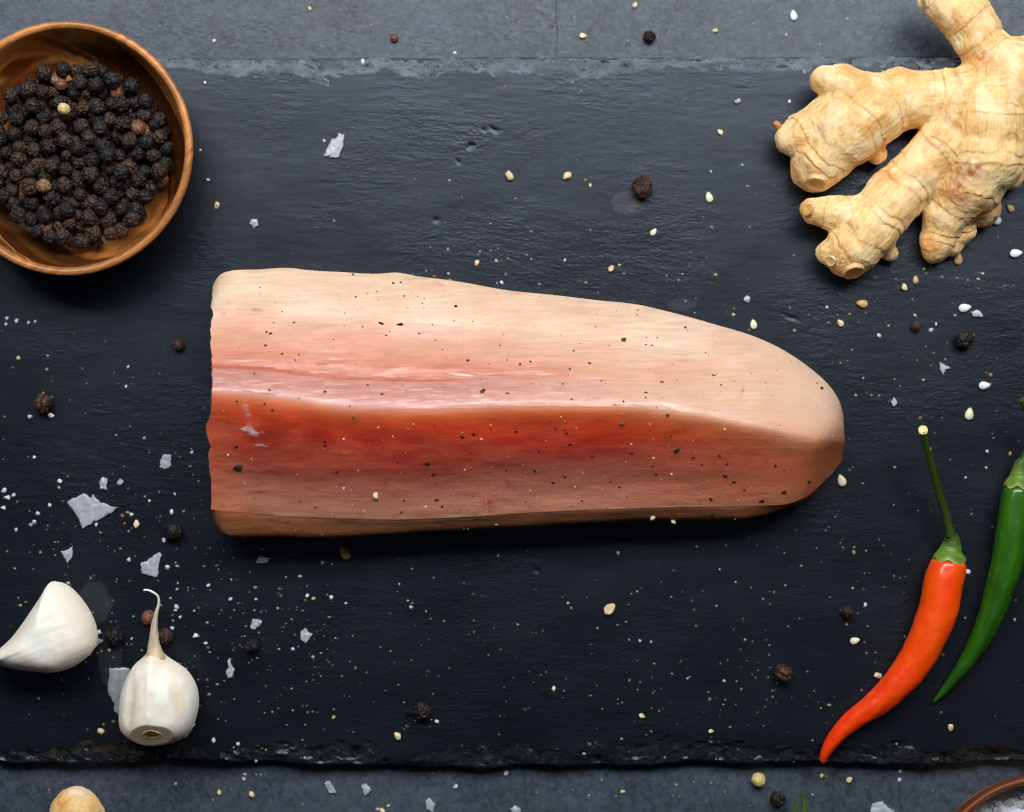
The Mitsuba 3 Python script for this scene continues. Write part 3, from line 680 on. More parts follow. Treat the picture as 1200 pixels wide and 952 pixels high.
A0 = P(*z5(507, 711), 12.7); nn = np.array([0, -math.sin(.82), math.cos(.82)])
dd = (V - A0) @ nn; cutm = dd > 0; V[cutm] -= np.outer(dd[cutm], nn)
rc = V[cutm]; RC = rc[np.abs(dd[cutm]) > .00005].mean(0); RR = np.ptp(rc[:, 0]) / 2
m_ = np.clip(1 - np.linalg.norm((V - RC) / [RR * 1.25, RR * .9, RR * .9], axis=1), 0, 1)[:, None] * .9
c = c * (1 - m_) + m_ * lin(226, 190, 138)
put('garlic_clove_001__bulb', shape(V, f, 'satin_skin', color=c))
tail = [(522, 452, 9.5, 40), (520, 428, 9.8, 32), (518, 405, 10, 24), (517, 378, 10.4, 18), (517, 350, 11, 14), (521, 310, 12.5, 9.5), (528, 272, 14, 6), (534, 245, 15, 4.2), (530, 226, 15.5, 3.5), (512, 212, 16, 4), (497, 206, 16.2, 3.6), (482, 206, 16.5, 3)]
v, f, t, a = sweep([P(*z5(x, y), zz) for x, y, zz, r in tail], [r / 2.867 * S for *_, r in tail], 110, 16, .18, 5)
stripe = meshkit.noise(np.stack([np.cos(a) * 3, np.sin(a) * 3, t * 4], -1), 8)
tc = lin(206, 178, 138) * (1 - t[:, None]) + lin(246, 240, 230) * t[:, None]
put('garlic_clove_001__stem', shape(v, f, 'satin_skin', color=np.clip(tc * (.75 + .5 * stripe)[:, None], 0, .9)))
tag('garlic_clove_001__stem', 'thin dry papery tail curling at its tip')
RCp = RC + nn * .00005
zc_ = RCp[2] * 1000; kk_ = (H - zc_) / H * S
put('garlic_clove_001__root_end', disc_cap(600 + RCp[0] / kk_, 476 - RCp[1] / kk_, zc_, min(RR / S * .38, 8), .82, -math.pi / 2, (124, 84, 42), (214, 174, 120), 61, squash=1.35, thick=.18))
put('garlic_clove_001__papery_skin', sheet([z5(560, 690), z5(620, 668), z5(655, 640), z5(655, 664), z5(625, 700), z5(570, 722), z5(540, 724)], (9.5, 6.2), .25, 'satin_skin', lin(240, 220, 190), .7, 5))
put('garlic_clove_001__papery_skin_001', sheet([z5(412, 640), z5(405, 668), z5(420, 690), z5(444, 698), z5(440, 672)], (7.2, 5.8), .25, 'satin_skin', lin(236, 232, 226), .7, 6))
tag('garlic_clove_001', 'round white garlic clove with a long thin dry tail near the slate lower left corner', 'garlic')

# ---------------------------------------------------------------- chillies
def chilli(name, body, stem, stem_seed, cbody, ctip, cstem, label, cut):
    pts = [P(x, y, zz) for x, y, r, zz in body]
    v, f, t, a = sweep(pts, [r * S * (.96 if name == 'red_chilli' else .90) for _, _, r, _ in body], 200, 40, .085, stem_seed)
    wr = meshkit.fbm(np.stack([np.cos(a) * 2.2, np.sin(a) * 2.2, t * 16], -1), 3, stem_seed + 30)
    v = v + normals(v, f) * ((wr - .5) * 1.5 * S * np.sin(np.clip(t, .01, 1) * np.pi) ** .5)[:, None]
    q = np.stack([np.cos(a) * 1.2, np.sin(a) * 1.2, t * 7], -1)
    m = meshkit.fbm(q, 3, stem_seed + 1)[:, None]; st = meshkit.noise(np.stack([np.cos(a) * 4, np.sin(a) * 4, t * 3], -1), stem_seed + 3)[:, None]
    k = np.clip(m * 1.6 - .3, 0, 1)
    k = np.clip(k * .7 + .75 * np.clip(t - .35, 0, 1)[:, None], 0, 1)
    c = (cbody * (1 - k) + ctip * k) * (.82 + .36 * st)
    put(f'{name}__body', shape(v, f, 'glossy_skin', color=np.clip(c, 0, .9)))
    # calyx: a cup with a wavy rim over the shoulder
    x0, y0, r0, z0 = body[0]; x1, y1, r1, z1 = body[1]
    d = np.array([x0 - x1, y0 - y1], float); d /= np.linalg.norm(d)
    xs, ys, rs, zs = stem[0]
    cup = [(x0 - d[0] * 4, y0 - d[1] * 4, r1 * .90, z0), (x0 + d[0] * 1, y0 + d[1] * 1, r1 * .86, z0), (x0 + d[0] * 9, y0 + d[1] * 9, r1 * .62, z0), (x0 + d[0] * 18, y0 + d[1] * 18, r1 * .48, (z0 + zs) / 2), (xs, ys, rs * 1.02, zs)]
    v, f, t, a = sweep([P(x, y, zz) for x, y, r, zz in cup], [r * S for _, _, r, _ in cup], 40, 40, .06, stem_seed + 5, cap0=False)
    ax = P(x0 + d[0] * 9, y0 + d[1] * 9, z0) - P(x0, y0, z0); ax /= np.linalg.norm(ax)
    lobe = np.clip(1 - t * 3, 0, 1) * (np.sin(a * 5 + 1) * .9 + 1.2 * (meshkit.noise(np.stack([np.cos(a) * 3, np.sin(a) * 3, 0 * a], -1), 3) - .5))
    v = v - ax[None] * (lobe * 3.0 * S)[:, None]
    rimc = np.clip(1 - t * 7, 0, 1)[:, None]
    c = (lin(92, 128, 44) * (1 - rimc) + lin(168, 170, 96) * rimc) * (.65 + .7 * meshkit.fbm(np.stack([np.cos(a) * 3, np.sin(a) * 3, t * 6], -1), 3, 4))[:, None]
    dk = np.clip((t - .55) * 2, 0, 1)[:, None]
    c = c * (1 - dk) + dk * cstem
    put(f'{name}__calyx', shape(v, f, 'satin_skin', color=c))
    v, f, t, a = sweep([P(x, y, zz) for x, y, r, zz in stem], [r * S * .86 for _, _, r, _ in stem], 90, 18, .14, stem_seed + 9)
    st = meshkit.noise(np.stack([np.cos(a) * 3, np.sin(a) * 3, t * 2.5], -1), 6)[:, None]
    put(f'{name}__stem', shape(v, f, 'satin_skin', color=cstem * (.5 + 1.0 * st)))
    if cut:
        x, y, r, zz = stem[-1]
        put(f'{name}__stem__cut_end', disc_cap(x, y - .6, zz + .35, r * 1.12, .30, math.radians(100), (232, 220, 156), (214, 196, 120), 77, thick=.3))
    tag(name, label, 'chilli')

za = lambda x, y: (930 + x / 2.0185, 480 + y / 2.0185)
body = [(*za(369, 352), 15, 6.2), (*za(367, 366), 21.5, 6.2), (*za(358, 400), 23.2, 6.2), (*za(346, 458), 23.5, 6.2), (*za(322, 530), 22.5, 6.0), (*za(290, 590), 21, 5.4), (*za(245, 650), 18.5, 4.8), (*za(190, 700), 15.5, 4.0), (*za(132, 742), 12, 3.1), (*za(92, 785), 8.5, 2.3), (*za(74, 815), 5.8, 1.7), (*za(70, 832), 3.4, 1.4), (*za(72, 838), .8, 1.3)]
stem = [(*za(371, 300), 7.8, 7.0), (*za(364, 262), 6.2, 8.0), (*za(350, 215), 5.6, 9.5), (*za(336, 165), 5.0, 11.5), (*za(322, 115), 4.5, 13.5), (*za(310, 72), 4.3, 15.5), (*za(306, 50), 5.0, 17.0)]
chilli('red_chilli', body, stem, 3, lin(254, 88, 4), lin(242, 46, 6), lin(46, 62, 18), 'glossy orange-red chilli with a long green stem, its tip curling at the slate lower edge', True)
body = [(1193, 568, 13, 6), (1192, 576, 18, 6), (1189, 600, 20, 6), (1185, 635, 20.5, 6), (1180, 662, 20, 5.6), (1172, 690, 18.5, 5.0), (1161, 722, 16, 4.3), (1147, 752, 13, 3.6), (1131, 778, 9.8, 2.9), (1115, 799, 6.8, 2.3), (1103, 813, 4.2, 1.8), (1096, 821, 2.2, 1.5), (1094, 824, .6, 1.4)]
stem = [(1200, 541, 7.2, 6.6), (1206, 524, 5.5, 7.4), (1209, 505, 5, 9), (1205, 485, 4.8, 11), (1198, 468, 4.6, 13)]
chilli('green_chilli', body, stem, 13, lin(46, 98, 8), lin(26, 70, 8), lin(56, 76, 26), 'glossy dark green chilli at the right edge of the frame beside the red chilli', False)

# ---------------------------------------------------------------- wooden bowls
def bowl(cx, cy, r_img, zr, base, seed, bsdf):
    """turned bowl: rim at height zr (mm), rim radius r_img in photograph pixels; pixel centre of the rim"""
    k = (H - zr) / H
    R = r_img * k
    hgt = zr - base
    prof = [(0, .0), (.60, .0), (.64, .02), (.78, .10), (.88, .28), (.95, .55), (.985, .80), (1.0, .93), (.998, .975), (.985, 1.0), (.965, 1.005), (.945, .985), (.935, .94), (.925, .84), (.90, .62), (.86, .43), (.80, .28), (.72, .19), (.60, .15), (.4, .135), (.2, .13), (0, .13)]
    p = np.array(prof); d = np.r_[0, np.cumsum(np.linalg.norm(np.diff(p, axis=0), axis=1))]
    q = PchipInterpolator(d, p)(np.linspace(0, d[-1], 130))
    A = 220; a = np.arange(A) * 2 * np.pi / A
    wob = 1 + .006 * (meshkit.noise(np.stack([np.cos(a) * 1.3, np.sin(a) * 1.3, 0 * a + seed], -1), seed) - .5) * 2
    c = P(cx, cy, zr)
    v = np.stack([c[0] + q[:, :1] * R * S * np.cos(a) * wob, c[1] + q[:, :1] * R * S * np.sin(a) * wob * 1.015, (base + q[:, 1:] * hgt) / 1000 + 0 * a[None]], -1).reshape(-1, 3)
    f = tri(grid_faces(len(q), A, True))
    f = fix_winding(v, f)
    ins = q[len(q) // 2:]
    floor = PchipInterpolator(*np.unique(np.stack([q[75:, 0][::-1], q[75:, 1][::-1]], -1), axis=0).T)
    return shape(v, f, bsdf), c, R, floor, hgt
BZ = 20.0
sh, bc, BR, bfloor, bh = bowl(78, 173.5, 147, BZ, 0.35, 3, 'teak')
put('wooden_bowl', sh)
tag('wooden_bowl', 'round wooden bowl with dark grain holding black peppercorns at the upper left', 'bowl')
sh, bc2, BR2, bfloor2, bh2 = bowl(1229, 1055, 144, 13.5, TZ + .1, 8, 'acacia')
put('wooden_bowl_001', sh)
tag('wooden_bowl_001', 'wooden bowl of coarse white salt cut off by the lower right corner of the frame', 'bowl')

# ---------------------------------------------------------------- peppercorns
def wrinkled(seed, amp=.13):
    m = trimesh.creation.icosphere(subdivisions=4); v = m.vertices.copy()
    r = np.zeros(len(v))
    w = v + .35 * np.stack([meshkit.noise(v * 2 + 9 * i, seed + i) for i in range(3)], -1)
    n1 = np.abs(meshkit.noise(w * 1.9 + seed, seed) - .5) * 2
    n2 = np.abs(meshkit.noise(w * 4.3 + seed, seed + 5) - .5) * 2
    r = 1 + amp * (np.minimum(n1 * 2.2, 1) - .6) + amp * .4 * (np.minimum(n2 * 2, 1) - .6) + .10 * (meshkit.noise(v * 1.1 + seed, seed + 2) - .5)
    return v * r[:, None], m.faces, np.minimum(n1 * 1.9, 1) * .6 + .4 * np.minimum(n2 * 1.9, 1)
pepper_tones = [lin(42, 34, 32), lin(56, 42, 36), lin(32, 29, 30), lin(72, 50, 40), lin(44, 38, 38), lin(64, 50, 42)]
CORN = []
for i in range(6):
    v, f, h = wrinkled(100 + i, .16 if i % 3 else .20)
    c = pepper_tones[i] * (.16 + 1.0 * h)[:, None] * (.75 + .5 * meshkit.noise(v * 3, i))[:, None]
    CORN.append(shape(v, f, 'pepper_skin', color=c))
v, f, h = wrinkled(120, .09); CORN.append(shape(v, f, 'satin_skin', color=lin(112, 74, 52) * (.7 + .5 * h)[:, None]))      # smooth reddish-brown
v, f, h = wrinkled(121, .12); CORN.append(shape(v, f, 'satin_skin', color=lin(138, 104, 78) * (.6 + .6 * h)[:, None]))    # pale tan
v, f, h = wrinkled(122, .06); CORN.append(shape(v, f, 'satin_skin', color=lin(218, 196, 130) * (.7 + .4 * h)[:, None]))   # yellow-white

def deposit():
    """drop the peppercorns one by one, each at the lowest of many free spots of the bowl"""
    g = np.random.default_rng(11)
    c = bc[:2] / S; out = np.zeros((0, 4))
    off = np.array([3.0, -2.0])
    for _ in range(320):
        r = g.choice([g.uniform(7.9, 9.7), g.uniform(6.2, 8.0)], p=[.8, .2])
        best = None
        for _ in range(70):
            rad, th = 101 * math.sqrt(g.random()), g.random() * 2 * np.pi
            x, y = off + rad * np.array([math.cos(th), math.sin(th)])
            rr = math.hypot(x, y) + .75 * r * (math.hypot(x, y) > 70)
            zf = float(bfloor(min(rr / BR, .93))) * bh / 1000 / S + r
            zz = zf
            if len(out):
                d2 = (out[:, 0] - x) ** 2 + (out[:, 1] - y) ** 2; s = (out[:, 3] + r) * .95
                m = d2 < s ** 2
                if m.any(): zz = max(zz, (out[m, 2] + np.sqrt(s[m] ** 2 - d2[m])).max())
            score = zz + .012 * math.hypot(x - off[0], y - off[1])
            if best is None or score < best[0]: best = (score, x, y, zz, r)
        out = np.vstack([out, best[1:]])
    return out, c
corns, cc = deposit()
keep = []
for i, (x, y, zz, r) in enumerate(corns):          # those wholly buried are left out
    d2 = (corns[:, 0] - x) ** 2 + (corns[:, 1] - y) ** 2
    over = ((corns[:, 2] > zz + .6 * r) & (d2 < (.55 * r) ** 2)).any()
    px = 600 + (cc[0] + x) * H / (H - 6)
    if not over and px > -12: keep.append(i)
g = np.random.default_rng(3)
special = {}
for k, i in enumerate(keep):
    x, y, zz, r = corns[i]
    u = g.random()
    kind = int(g.integers(0, 6)) if u < .968 else (6 if u < .98 else 7)
    key = quick('peppercorn')
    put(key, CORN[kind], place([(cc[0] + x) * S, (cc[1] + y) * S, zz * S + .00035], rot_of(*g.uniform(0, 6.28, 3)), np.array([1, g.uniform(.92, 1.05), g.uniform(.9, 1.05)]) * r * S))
    lab = {0: 'wrinkled black peppercorn in the wooden bowl at the upper left', 1: 'smooth reddish-brown peppercorn among the black ones in the wooden bowl', 2: 'pale tan peppercorn among the black ones in the wooden bowl'}[0 if kind < 6 else kind - 5]
    grp = 'black peppercorns in the wooden bowl' if kind < 6 else ('reddish-brown peppercorns in the bowl' if kind == 6 else 'pale tan peppercorns in the bowl')
    if kind in (1, 3, 5): lab, grp = 'wrinkled dark brown peppercorn in the wooden bowl at the upper left', 'dark brown peppercorns in the wooden bowl'
    tag(key, lab, 'peppercorn', grp)
# one husked yellow-white corn on top of the heap
top = np.array([(cc[0] + x) for x, y, zz, r in corns]), None
px, py = 75, 128
p = P(px, py, 8)
d = np.hypot(corns[:, 0] + cc[0] - p[0] / S, corns[:, 1] + cc[1] - p[1] / S); j = d < 17
zt = max(((corns[j, 2] + np.sqrt(np.maximum((corns[j, 3] + 7) ** 2 - d[j] ** 2, 0))) * S * 1000).max(), 6)
key = quick('peppercorn'); put(key, CORN[8], place(P(px, py, zt), rot_of(1, 2, 3), np.array([8, 6.5, 7]) * S))
tag(key, 'single pale yellow husked peppercorn lying on top of the black ones in the wooden bowl', 'peppercorn')

loose = [  # px, py, radius px, tone, z, label
    (753, 219, 12, 3, 0, 'large dark brown peppercorn on the slate above the middle of the fish'),
    (761, 43, 7, 0, TZ, 'small black peppercorn on the stone tabletop above the slate'),
    (462, 45, 4.5, 6, TZ, 'tiny brown peppercorn piece on the tabletop above the slate'),
    (209, 404, 7, 3, 0, 'small angular brown peppercorn left of the upper end of the fish'),
    (50, 473, 11, 3, 0, 'brown peppercorn near the left edge of the slate beside two salt grains'),
    (203, 623, 10.5, 2, 0, 'black peppercorn just left of the lower corner of the fish'),
    (134, 746, 10.5, 2, 0, 'black peppercorn between the two garlic cloves'),
    (174, 724, 9, 6, 0, 'reddish-brown peppercorn left of the garlic tail'),
    (193, 746, 9.5, 3, 0, 'dark brown peppercorn right of the garlic tail'),
    (295, 757, 8.5, 2, 0, 'black peppercorn under a salt flake right of the tailed garlic clove'),
    (495, 834, 10.5, 0, 0, 'black peppercorn near the lower slate edge beside a dark scratch'),
    (918, 789, 10.5, 3, 0, 'dark peppercorn left of the red chilli body'),
    (993, 718, 7.5, 4, 0, 'small dark peppercorn between the fish tip and the red chilli'),
    (1130, 398, 10.5, 0, 0, 'black peppercorn below the ginger among sesame seeds at the right'),
    (1074, 383, 5.5, 3, 0, 'tiny brown peppercorn below the ginger beside a salt grain'),
    (911, 936, 9, 0, TZ, 'dark peppercorn on the tabletop next to the yellow peppercorn at the bottom'),
    (889, 914, 8.5, 8, TZ, 'pale yellow peppercorn on the tabletop just below the slate edge'),
]
for px, py, r, tone, z0, lab in loose:
    key = quick('peppercorn')
    zc = z0 + r * S * 1000 * .93 - .1
    put(key, CORN[tone], place(P(px, py, zc), rot_of(*g.uniform(0, 6.28, 3)), np.array([1, g.uniform(.92, 1.03), g.uniform(.92, 1.03)]) * r * S))
    tag(key, lab, 'peppercorn')

# ---------------------------------------------------------------- sesame and mustard seeds
def seed_mesh(c):
    m = trimesh.creation.icosphere(subdivisions=3); v = m.vertices.copy()
    w = .5 + .5 * v[:, 0]
    v[:, 1] *= (.78 - .42 * w ** 1.6); v[:, 2] *= .42
    v *= (1 + .05 * (meshkit.noise(m.vertices * 3, 2) - .5))[:, None]
    k = np.clip((v[:, 0] - .75) * 4, 0, 1)[:, None]
    return shape(v, m.faces, 'satin_skin', color=(c * (1 - k) + k * lin(190, 160, 110)) * (.85 + .3 * meshkit.noise(m.vertices * 4, 5))[:, None])
SES = [seed_mesh(lin(226, 222, 196)), seed_mesh(lin(198, 168, 112)), seed_mesh(lin(228, 234, 236))]
for px, py, ln, ang, tone, z0, lab in [
    (883, 380, 6, 80, 0, 0, 'white sesame seed touching the upper edge of the fish near its tip'),
    (831, 231, 6.5, 75, 0, 0, 'white sesame seed on the slate left of the ginger fingers'),
    (986, 563, 7.5, 70, 0, 0, 'white sesame seed just right of the lower tip of the fish'),
    (1131, 361, 7.5, 170, 2, 0, 'white sesame seed above the black peppercorn at the right, beside a salt flake'),
    (1154, 452, 7, 175, 2, 0, 'white sesame seed above and right of the cut stem of the red chilli'),
    (1136, 485, 7.5, 100, 0, 0, 'cream sesame seed right of the cut stem of the red chilli, lower of two'),
    (1191, 297, 7.5, 175, 2, 0, 'white sesame seed at the right edge of the frame below the ginger'),
    (1166, 257, 8, 35, 2, 0, 'white sesame seed half under the right side of the ginger'),
    (1123, 303, 7.5, 95, 1, 0, 'tan sesame seed beside the downward ginger finger'),
    (1010, 356, 7, 10, 1, 0, 'tan sesame seed in the shadow below the middle ginger finger'),
    (1184, 244, 5.5, 45, 1, 0, 'small brown sesame seed beside the round bud at the right of the ginger'),
    (766, 272, 5, 130, 0, 0, 'short cream sesame seed below the large peppercorn'),
    (1002, 751, 6, 165, 0, 0, 'white sesame seed left of the red chilli body'),
    (930, 18, 6.5, 80, 2, TZ, 'white sesame seed on the stone tabletop above the slate'),
    (404, 647, 9, 60, 1, 0, 'tan sesame seed in the shadow below the fish'),
    (1073, 328, 5, 90, 1, 0, 'small tan seed just below the ginger finger tips'),
    (1133, 670, 4.5, 10, 2, 0, 'small white seed touching the calyx of the red chilli')]:
    key = quick('sesame_seed')
    put(key, SES[tone], place(P(px, py, z0 + ln * .42 * S * 1000 * .9), rot_of(0, 0, math.radians(-ang + 180)), np.array([1, 1, 1.1]) * ln * S * 1.0))
    tag(key, lab, 'sesame seed')

def chip_mesh(seed, flat, colors, bsdf, n=14):
    g = np.random.default_rng(seed)
    p = g.normal(size=(n, 3)); p /= np.linalg.norm(p, axis=1)[:, None]; p *= g.uniform(.7, 1.05, (n, 1)); p[:, 2] *= flat
    hull = trimesh.Trimesh(p, ConvexHull(p).simplices).convex_hull
    v, f = np.array(hull.vertices), np.array(hull.faces)
    v = v[f].reshape(-1, 3); f = np.arange(len(v)).reshape(-1, 3)
    return v, f
def chip(seed, flat, color, bsdf, n=14):
    v, f = chip_mesh(seed, flat, color, bsdf, n)
    return shape(v, f, bsdf, smooth=False, color=np.repeat(color * np.random.default_rng(seed).uniform(.75, 1.2, (len(f), 1)), 3, 0))
MUST = [chip(40 + i, .8, lin(224, 206, 160), 'satin_skin', 40) for i in range(3)]
for px, py, r, z0, lab in [
    (597, 206, 6, 0, 'yellow mustard grain on the slate above the fish, left of two'), (665, 206, 5.5, 0, 'yellow mustard grain on the slate above the fish, right of two'), (714, 714, 7.5, 0, 'large pale yellow mustard grain in the middle of the slate below the fish'),
    (254, 241, 4.5, 0, 'yellow mustard grain right of the wooden bowl'), (160, 614, 5, 0, 'yellow mustard grain beside the big salt flake at the left'), (118, 857, 4.5, 0, 'yellow mustard grain left of the root end of the tailed garlic clove'),
    (363, 10, 3, TZ, 'tiny yellow grain on the tabletop near the top edge, left of middle'), (251, 48, 2.5, TZ, 'tiny yellow grain on the tabletop above the slate near the bowl'), (744, 6, 3.5, TZ, 'yellow grain on the tabletop at the very top, right of middle'), (683, 42, 4.5, TZ, 'crumbled yellow grain on the tabletop beside the hairline crack'),
    (838, 36, 3.5, TZ, 'yellow grain on the tabletop between the dark peppercorn and the ginger'), (844, 155, 4, 0, 'tan grain on the slate left of the ginger'), (716, 315, 4, 0, 'pale grain just above the upper edge of the fish'), (559, 308, 3.5, 0, 'pale grain in the small cluster above the fish'),
    (440, 581, 4.5, 'fish', 'yellow mustard grain on the lower face of the fish'), (765, 607, 3.5, 'fish', 'pale yellow grain at the lower edge of the fish, left of two'), (789, 611, 3.5, 'fish', 'pale yellow grain at the lower edge of the fish, right of two'),
    (985, 379, 4.5, 0, 'pale tan wedge-shaped grain below the ginger at its left'), (1060, 337, 4.5, 0, 'pale tan broken grain below the ginger'), (1030, 393, 2.8, 0, 'tiny yellow grain below the ginger, right of the wedge-shaped grain'),
    (752, 839, 3.6, 0, 'pale grain on the slate near the middle of its lower edge'), (649, 807, 3.2, 0, 'pale grain on the slate low in the middle'), (833, 857, 3, 0, 'pale grain near the slate lower edge left of the red chilli tip'), (1029, 792, 5, 0, 'cream grain left of the red chilli beside the dark peppercorn'), (1114, 853, 4.5, 0, 'tan grain between the two chillies near the slate lower edge'),
    (466, 863, 5, 0, 'reddish-brown crumb near the slate lower edge below the black peppercorn'), (295, 931, 4, TZ, 'yellow grain on the tabletop below the slate at the left'), (257, 929, 3.2, TZ, 'dull tan grain on the tabletop below the slate at the left'), (448, 951, 4, TZ, 'yellow grain cut by the bottom edge of the frame'),
    (963, 909, 2.8, TZ, 'tiny pale grain on the tabletop right of the yellow peppercorn'), (995, 914, 4, TZ, 'tan grain on the tabletop below the red chilli tip'), (730, 928, 3, TZ, 'tiny tan grain on the tabletop below the middle of the slate')]:
    key = quick('mustard_grain')
    if z0 == 'fish': zz, _ = on_fish(px, py); zz += .3
    else: zz = z0 + r * S * 1000 * .6
    put(key, MUST[int(g.integers(3))], place(P(px, py, zz), rot_of(0, 0, g.uniform(0, 6)), np.array([1.1, .85, .9]) * r * S))
    tag(key, lab, 'grain')

# ---------------------------------------------------------------- salt flakes
salt_c = lin(214, 222, 230)
def flake(points, thick, zc=0.0, seed=0, lift=.5, c=salt_c):
    o = np.array(points, float)
    return sheet(o, (zc + thick + lift * .5, zc + thick), thick, 'salt_flake_crystal', c, .22, seed, n=6)
big = [
    ([(379, 183), (389, 163), (404, 157), (402, 172), (397, 185), (390, 185)], 0, 'large kite-shaped white salt flake on the slate right of the wooden bowl'),
    ([(79, 588), (98, 578), (106, 584), (109, 580), (118, 589), (139, 595), (122, 606), (98, 619)], 0, 'largest white salt flake, fan-shaped, at the left of the slate above the garlic'),
    ([(188, 541), (192, 532), (200, 533), (201, 546), (195, 550), (187, 547)], 0, 'white salt flake left of the middle of the cut end of the fish'),
    ([(165, 659), (170, 659), (186, 647), (189, 650), (186, 664), (184, 677), (165, 672)], 0, 'broad white salt flake above the tail of the garlic clove'),
    ([(71, 646), (78, 645), (85, 640), (85, 652), (79, 660)], 0, 'triangular white salt flake above the left garlic clove'),
    ([(352, 743), (357, 735), (362, 741), (368, 744), (358, 754), (352, 750)], 0, 'notched white salt flake below the fish, rightmost of the lower left group'),
    ([(293, 737), (296, 725), (307, 727), (307, 731), (298, 738)], 0, 'white salt flake right above a black peppercorn, right of the tailed garlic'),
    ([(266, 775), (269, 772), (272, 781), (274, 783), (272, 794), (267, 795), (265, 788), (268, 783)], 0, 'narrow upright white salt flake right of the tailed garlic clove'),
    ([(300, 660), (304, 651), (311, 653), (317, 656), (312, 660)], 0, 'greyish salt flake in the shadow just below the left end of the fish'),
    ([(128, 783), (152, 783), (150, 800), (142, 818), (141, 838), (134, 834), (134, 826), (126, 812)], 0, 'papery grey-white salt flake tucked under the left side of the tailed garlic clove'),
    ([(101, 753), (115, 748), (122, 751), (110, 759)], 0, 'slim white salt flake under the right side of the left garlic clove'),
    ([(292, 262), (295, 257), (301, 257), (303, 264), (298, 268)], 0, 'small white salt flake on the slate above the upper left corner of the fish'),
    ([(1101, 425), (1106, 427), (1114, 432), (1108, 434), (1105, 440), (1102, 433)], 0, 'arrow-shaped salt flake at the right above the red chilli stem'),
    ([(1044, 471), (1048, 466), (1052, 473), (1047, 477)], 0, 'small bluish salt flake right of the tip of the fish'),
    ([(1139, 366), (1144, 363), (1150, 366), (1152, 372), (1140, 371)], 0, 'bluish salt flake touching a white sesame seed below the ginger'),
    ([(871, 352), (875, 346), (880, 349), (877, 356)], 0, 'small bluish salt flake above the fish near its tip'),
    ([(860, 119), (867, 115), (869, 119), (863, 122)], 0, 'small salt flake on the slate near its top edge left of the ginger'),
    ([(380, 918), (386, 914), (394, 929), (386, 931)], TZ, 'white salt flake on the tabletop below the slate, leftmost of three'),
    ([(423, 921), (428, 918), (437, 926), (427, 933)], TZ, 'white salt flake on the tabletop below the slate, middle of three'),
    ([(499, 938), (503, 935), (510, 943), (508, 952), (500, 949)], TZ, 'white salt flake on the tabletop at the bottom edge, rightmost of three'),
    ([(1020, 950), (1022, 942), (1034, 939), (1040, 946), (1048, 950), (1046, 958), (1022, 958)], TZ, 'clump of white salt on the tabletop left of the salt bowl at the bottom edge'),
    ([(116, 566), (120, 559), (126, 561), (125, 575), (118, 573)], 0, 'narrow salt flake above the largest fan-shaped flake'),
    ([(136, 567), (141, 555 + 5), (145, 565), (140, 570)], 0, 'small round salt flake right above the largest fan-shaped flake'),
    ([(597, 948), (604, 944), (612, 950), (604, 955)], TZ, 'white salt flake cut by the middle of the bottom edge of the frame'),
]
for i, (pts, z0, lab) in enumerate(big):
    key = quick('salt_flake')
    zc = z0 + (.15 if z0 == 0 else .1)
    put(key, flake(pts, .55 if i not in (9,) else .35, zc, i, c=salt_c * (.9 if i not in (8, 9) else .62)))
    tag(key, lab, 'salt flake')

# ---------------------------------------------------------------- salt grains (countable, a few pixels each)
CH = [chip_mesh(60 + i, .7, None, None) for i in range(5)]
GR = [shape(v, f, 'salt_crystal', smooth=False, color=salt_c * .85) for v, f in CH]
grains = [(35, 488, 4), (60, 487, 4.5), (70, 564, 4), (40, 536, 3), (44, 602, 3.5), (58, 592, 3), (5, 575, 4.5), (9, 583, 4.5), (4, 595, 4), (16, 580, 3), (19, 376, 3.5), (8, 373, 3), (7, 380, 2.5), (33, 378, 2.5), (41, 377, 2.5), (154, 603, 3), (201, 600, 4), (175, 587, 2.5), (192, 633, 3.5), (19, 621, 3), (40, 612, 3.5), (196, 665, 4), (151, 656, 3.5), (207, 711, 4), (202, 736, 3.5), (229, 745, 4.5), (241, 754, 3), (211, 723, 2.8), (270, 702, 3), (244, 686, 3), (360, 698, 3), (388, 700, 3.2), (343, 761, 3), (300, 702, 2.6), (250, 868, 4), (80, 683, 3), (116, 741, 3.5), (512, 846, 3.5), (1014, 709, 3.5), (750, 751, 2.6), (1091, 387, 3.5), (1097, 380, 2.4), (1157, 529, 2.6), (969, 360, 2.4), (380, 165, 2.5), (425, 72, 4), (533, 62, 3), (925, 119, 3), (235, 176, 2.5), (398, 158, 2.5), (244, 211, 2.6), (240, 97, 2.5), (279, 872, 3), (593, 906, 4), (534, 922, 4), (286, 913, 3.5), (455, 944, 3), (1054, 914, 3.5), (1055, 904, 3), (150, 430, 2), (148, 453, 2.5), (225, 530, 2.5), (205, 579, 2.5), (113, 615, 3), (833, 201, 2), (870, 193, 2), (662, 305, 2.5), (588, 331, 3)]
for px, py, r in grains:
    z0 = TZ if (py > 903 or py < 58) else .05
    key = quick('salt_grain')
    put(key, GR[int(g.integers(5))], place(P(px, py, z0 + r * .5 * S * 1000), rot_of(0, 0, g.uniform(0, 6)), np.array([1.05, .9, .9]) * r * .92 * S))
    where = 'on the stone tabletop' if z0 == TZ else 'on the slate left of the fish' if px < 248 and py < 640 else 'on the lower left of the slate' if px < 560 and py > 620 else 'on the slate above or right of the fish'
    tag(key, 'tiny white salt grain lying loose ' + where, 'salt grain', 'salt grains ' + where)

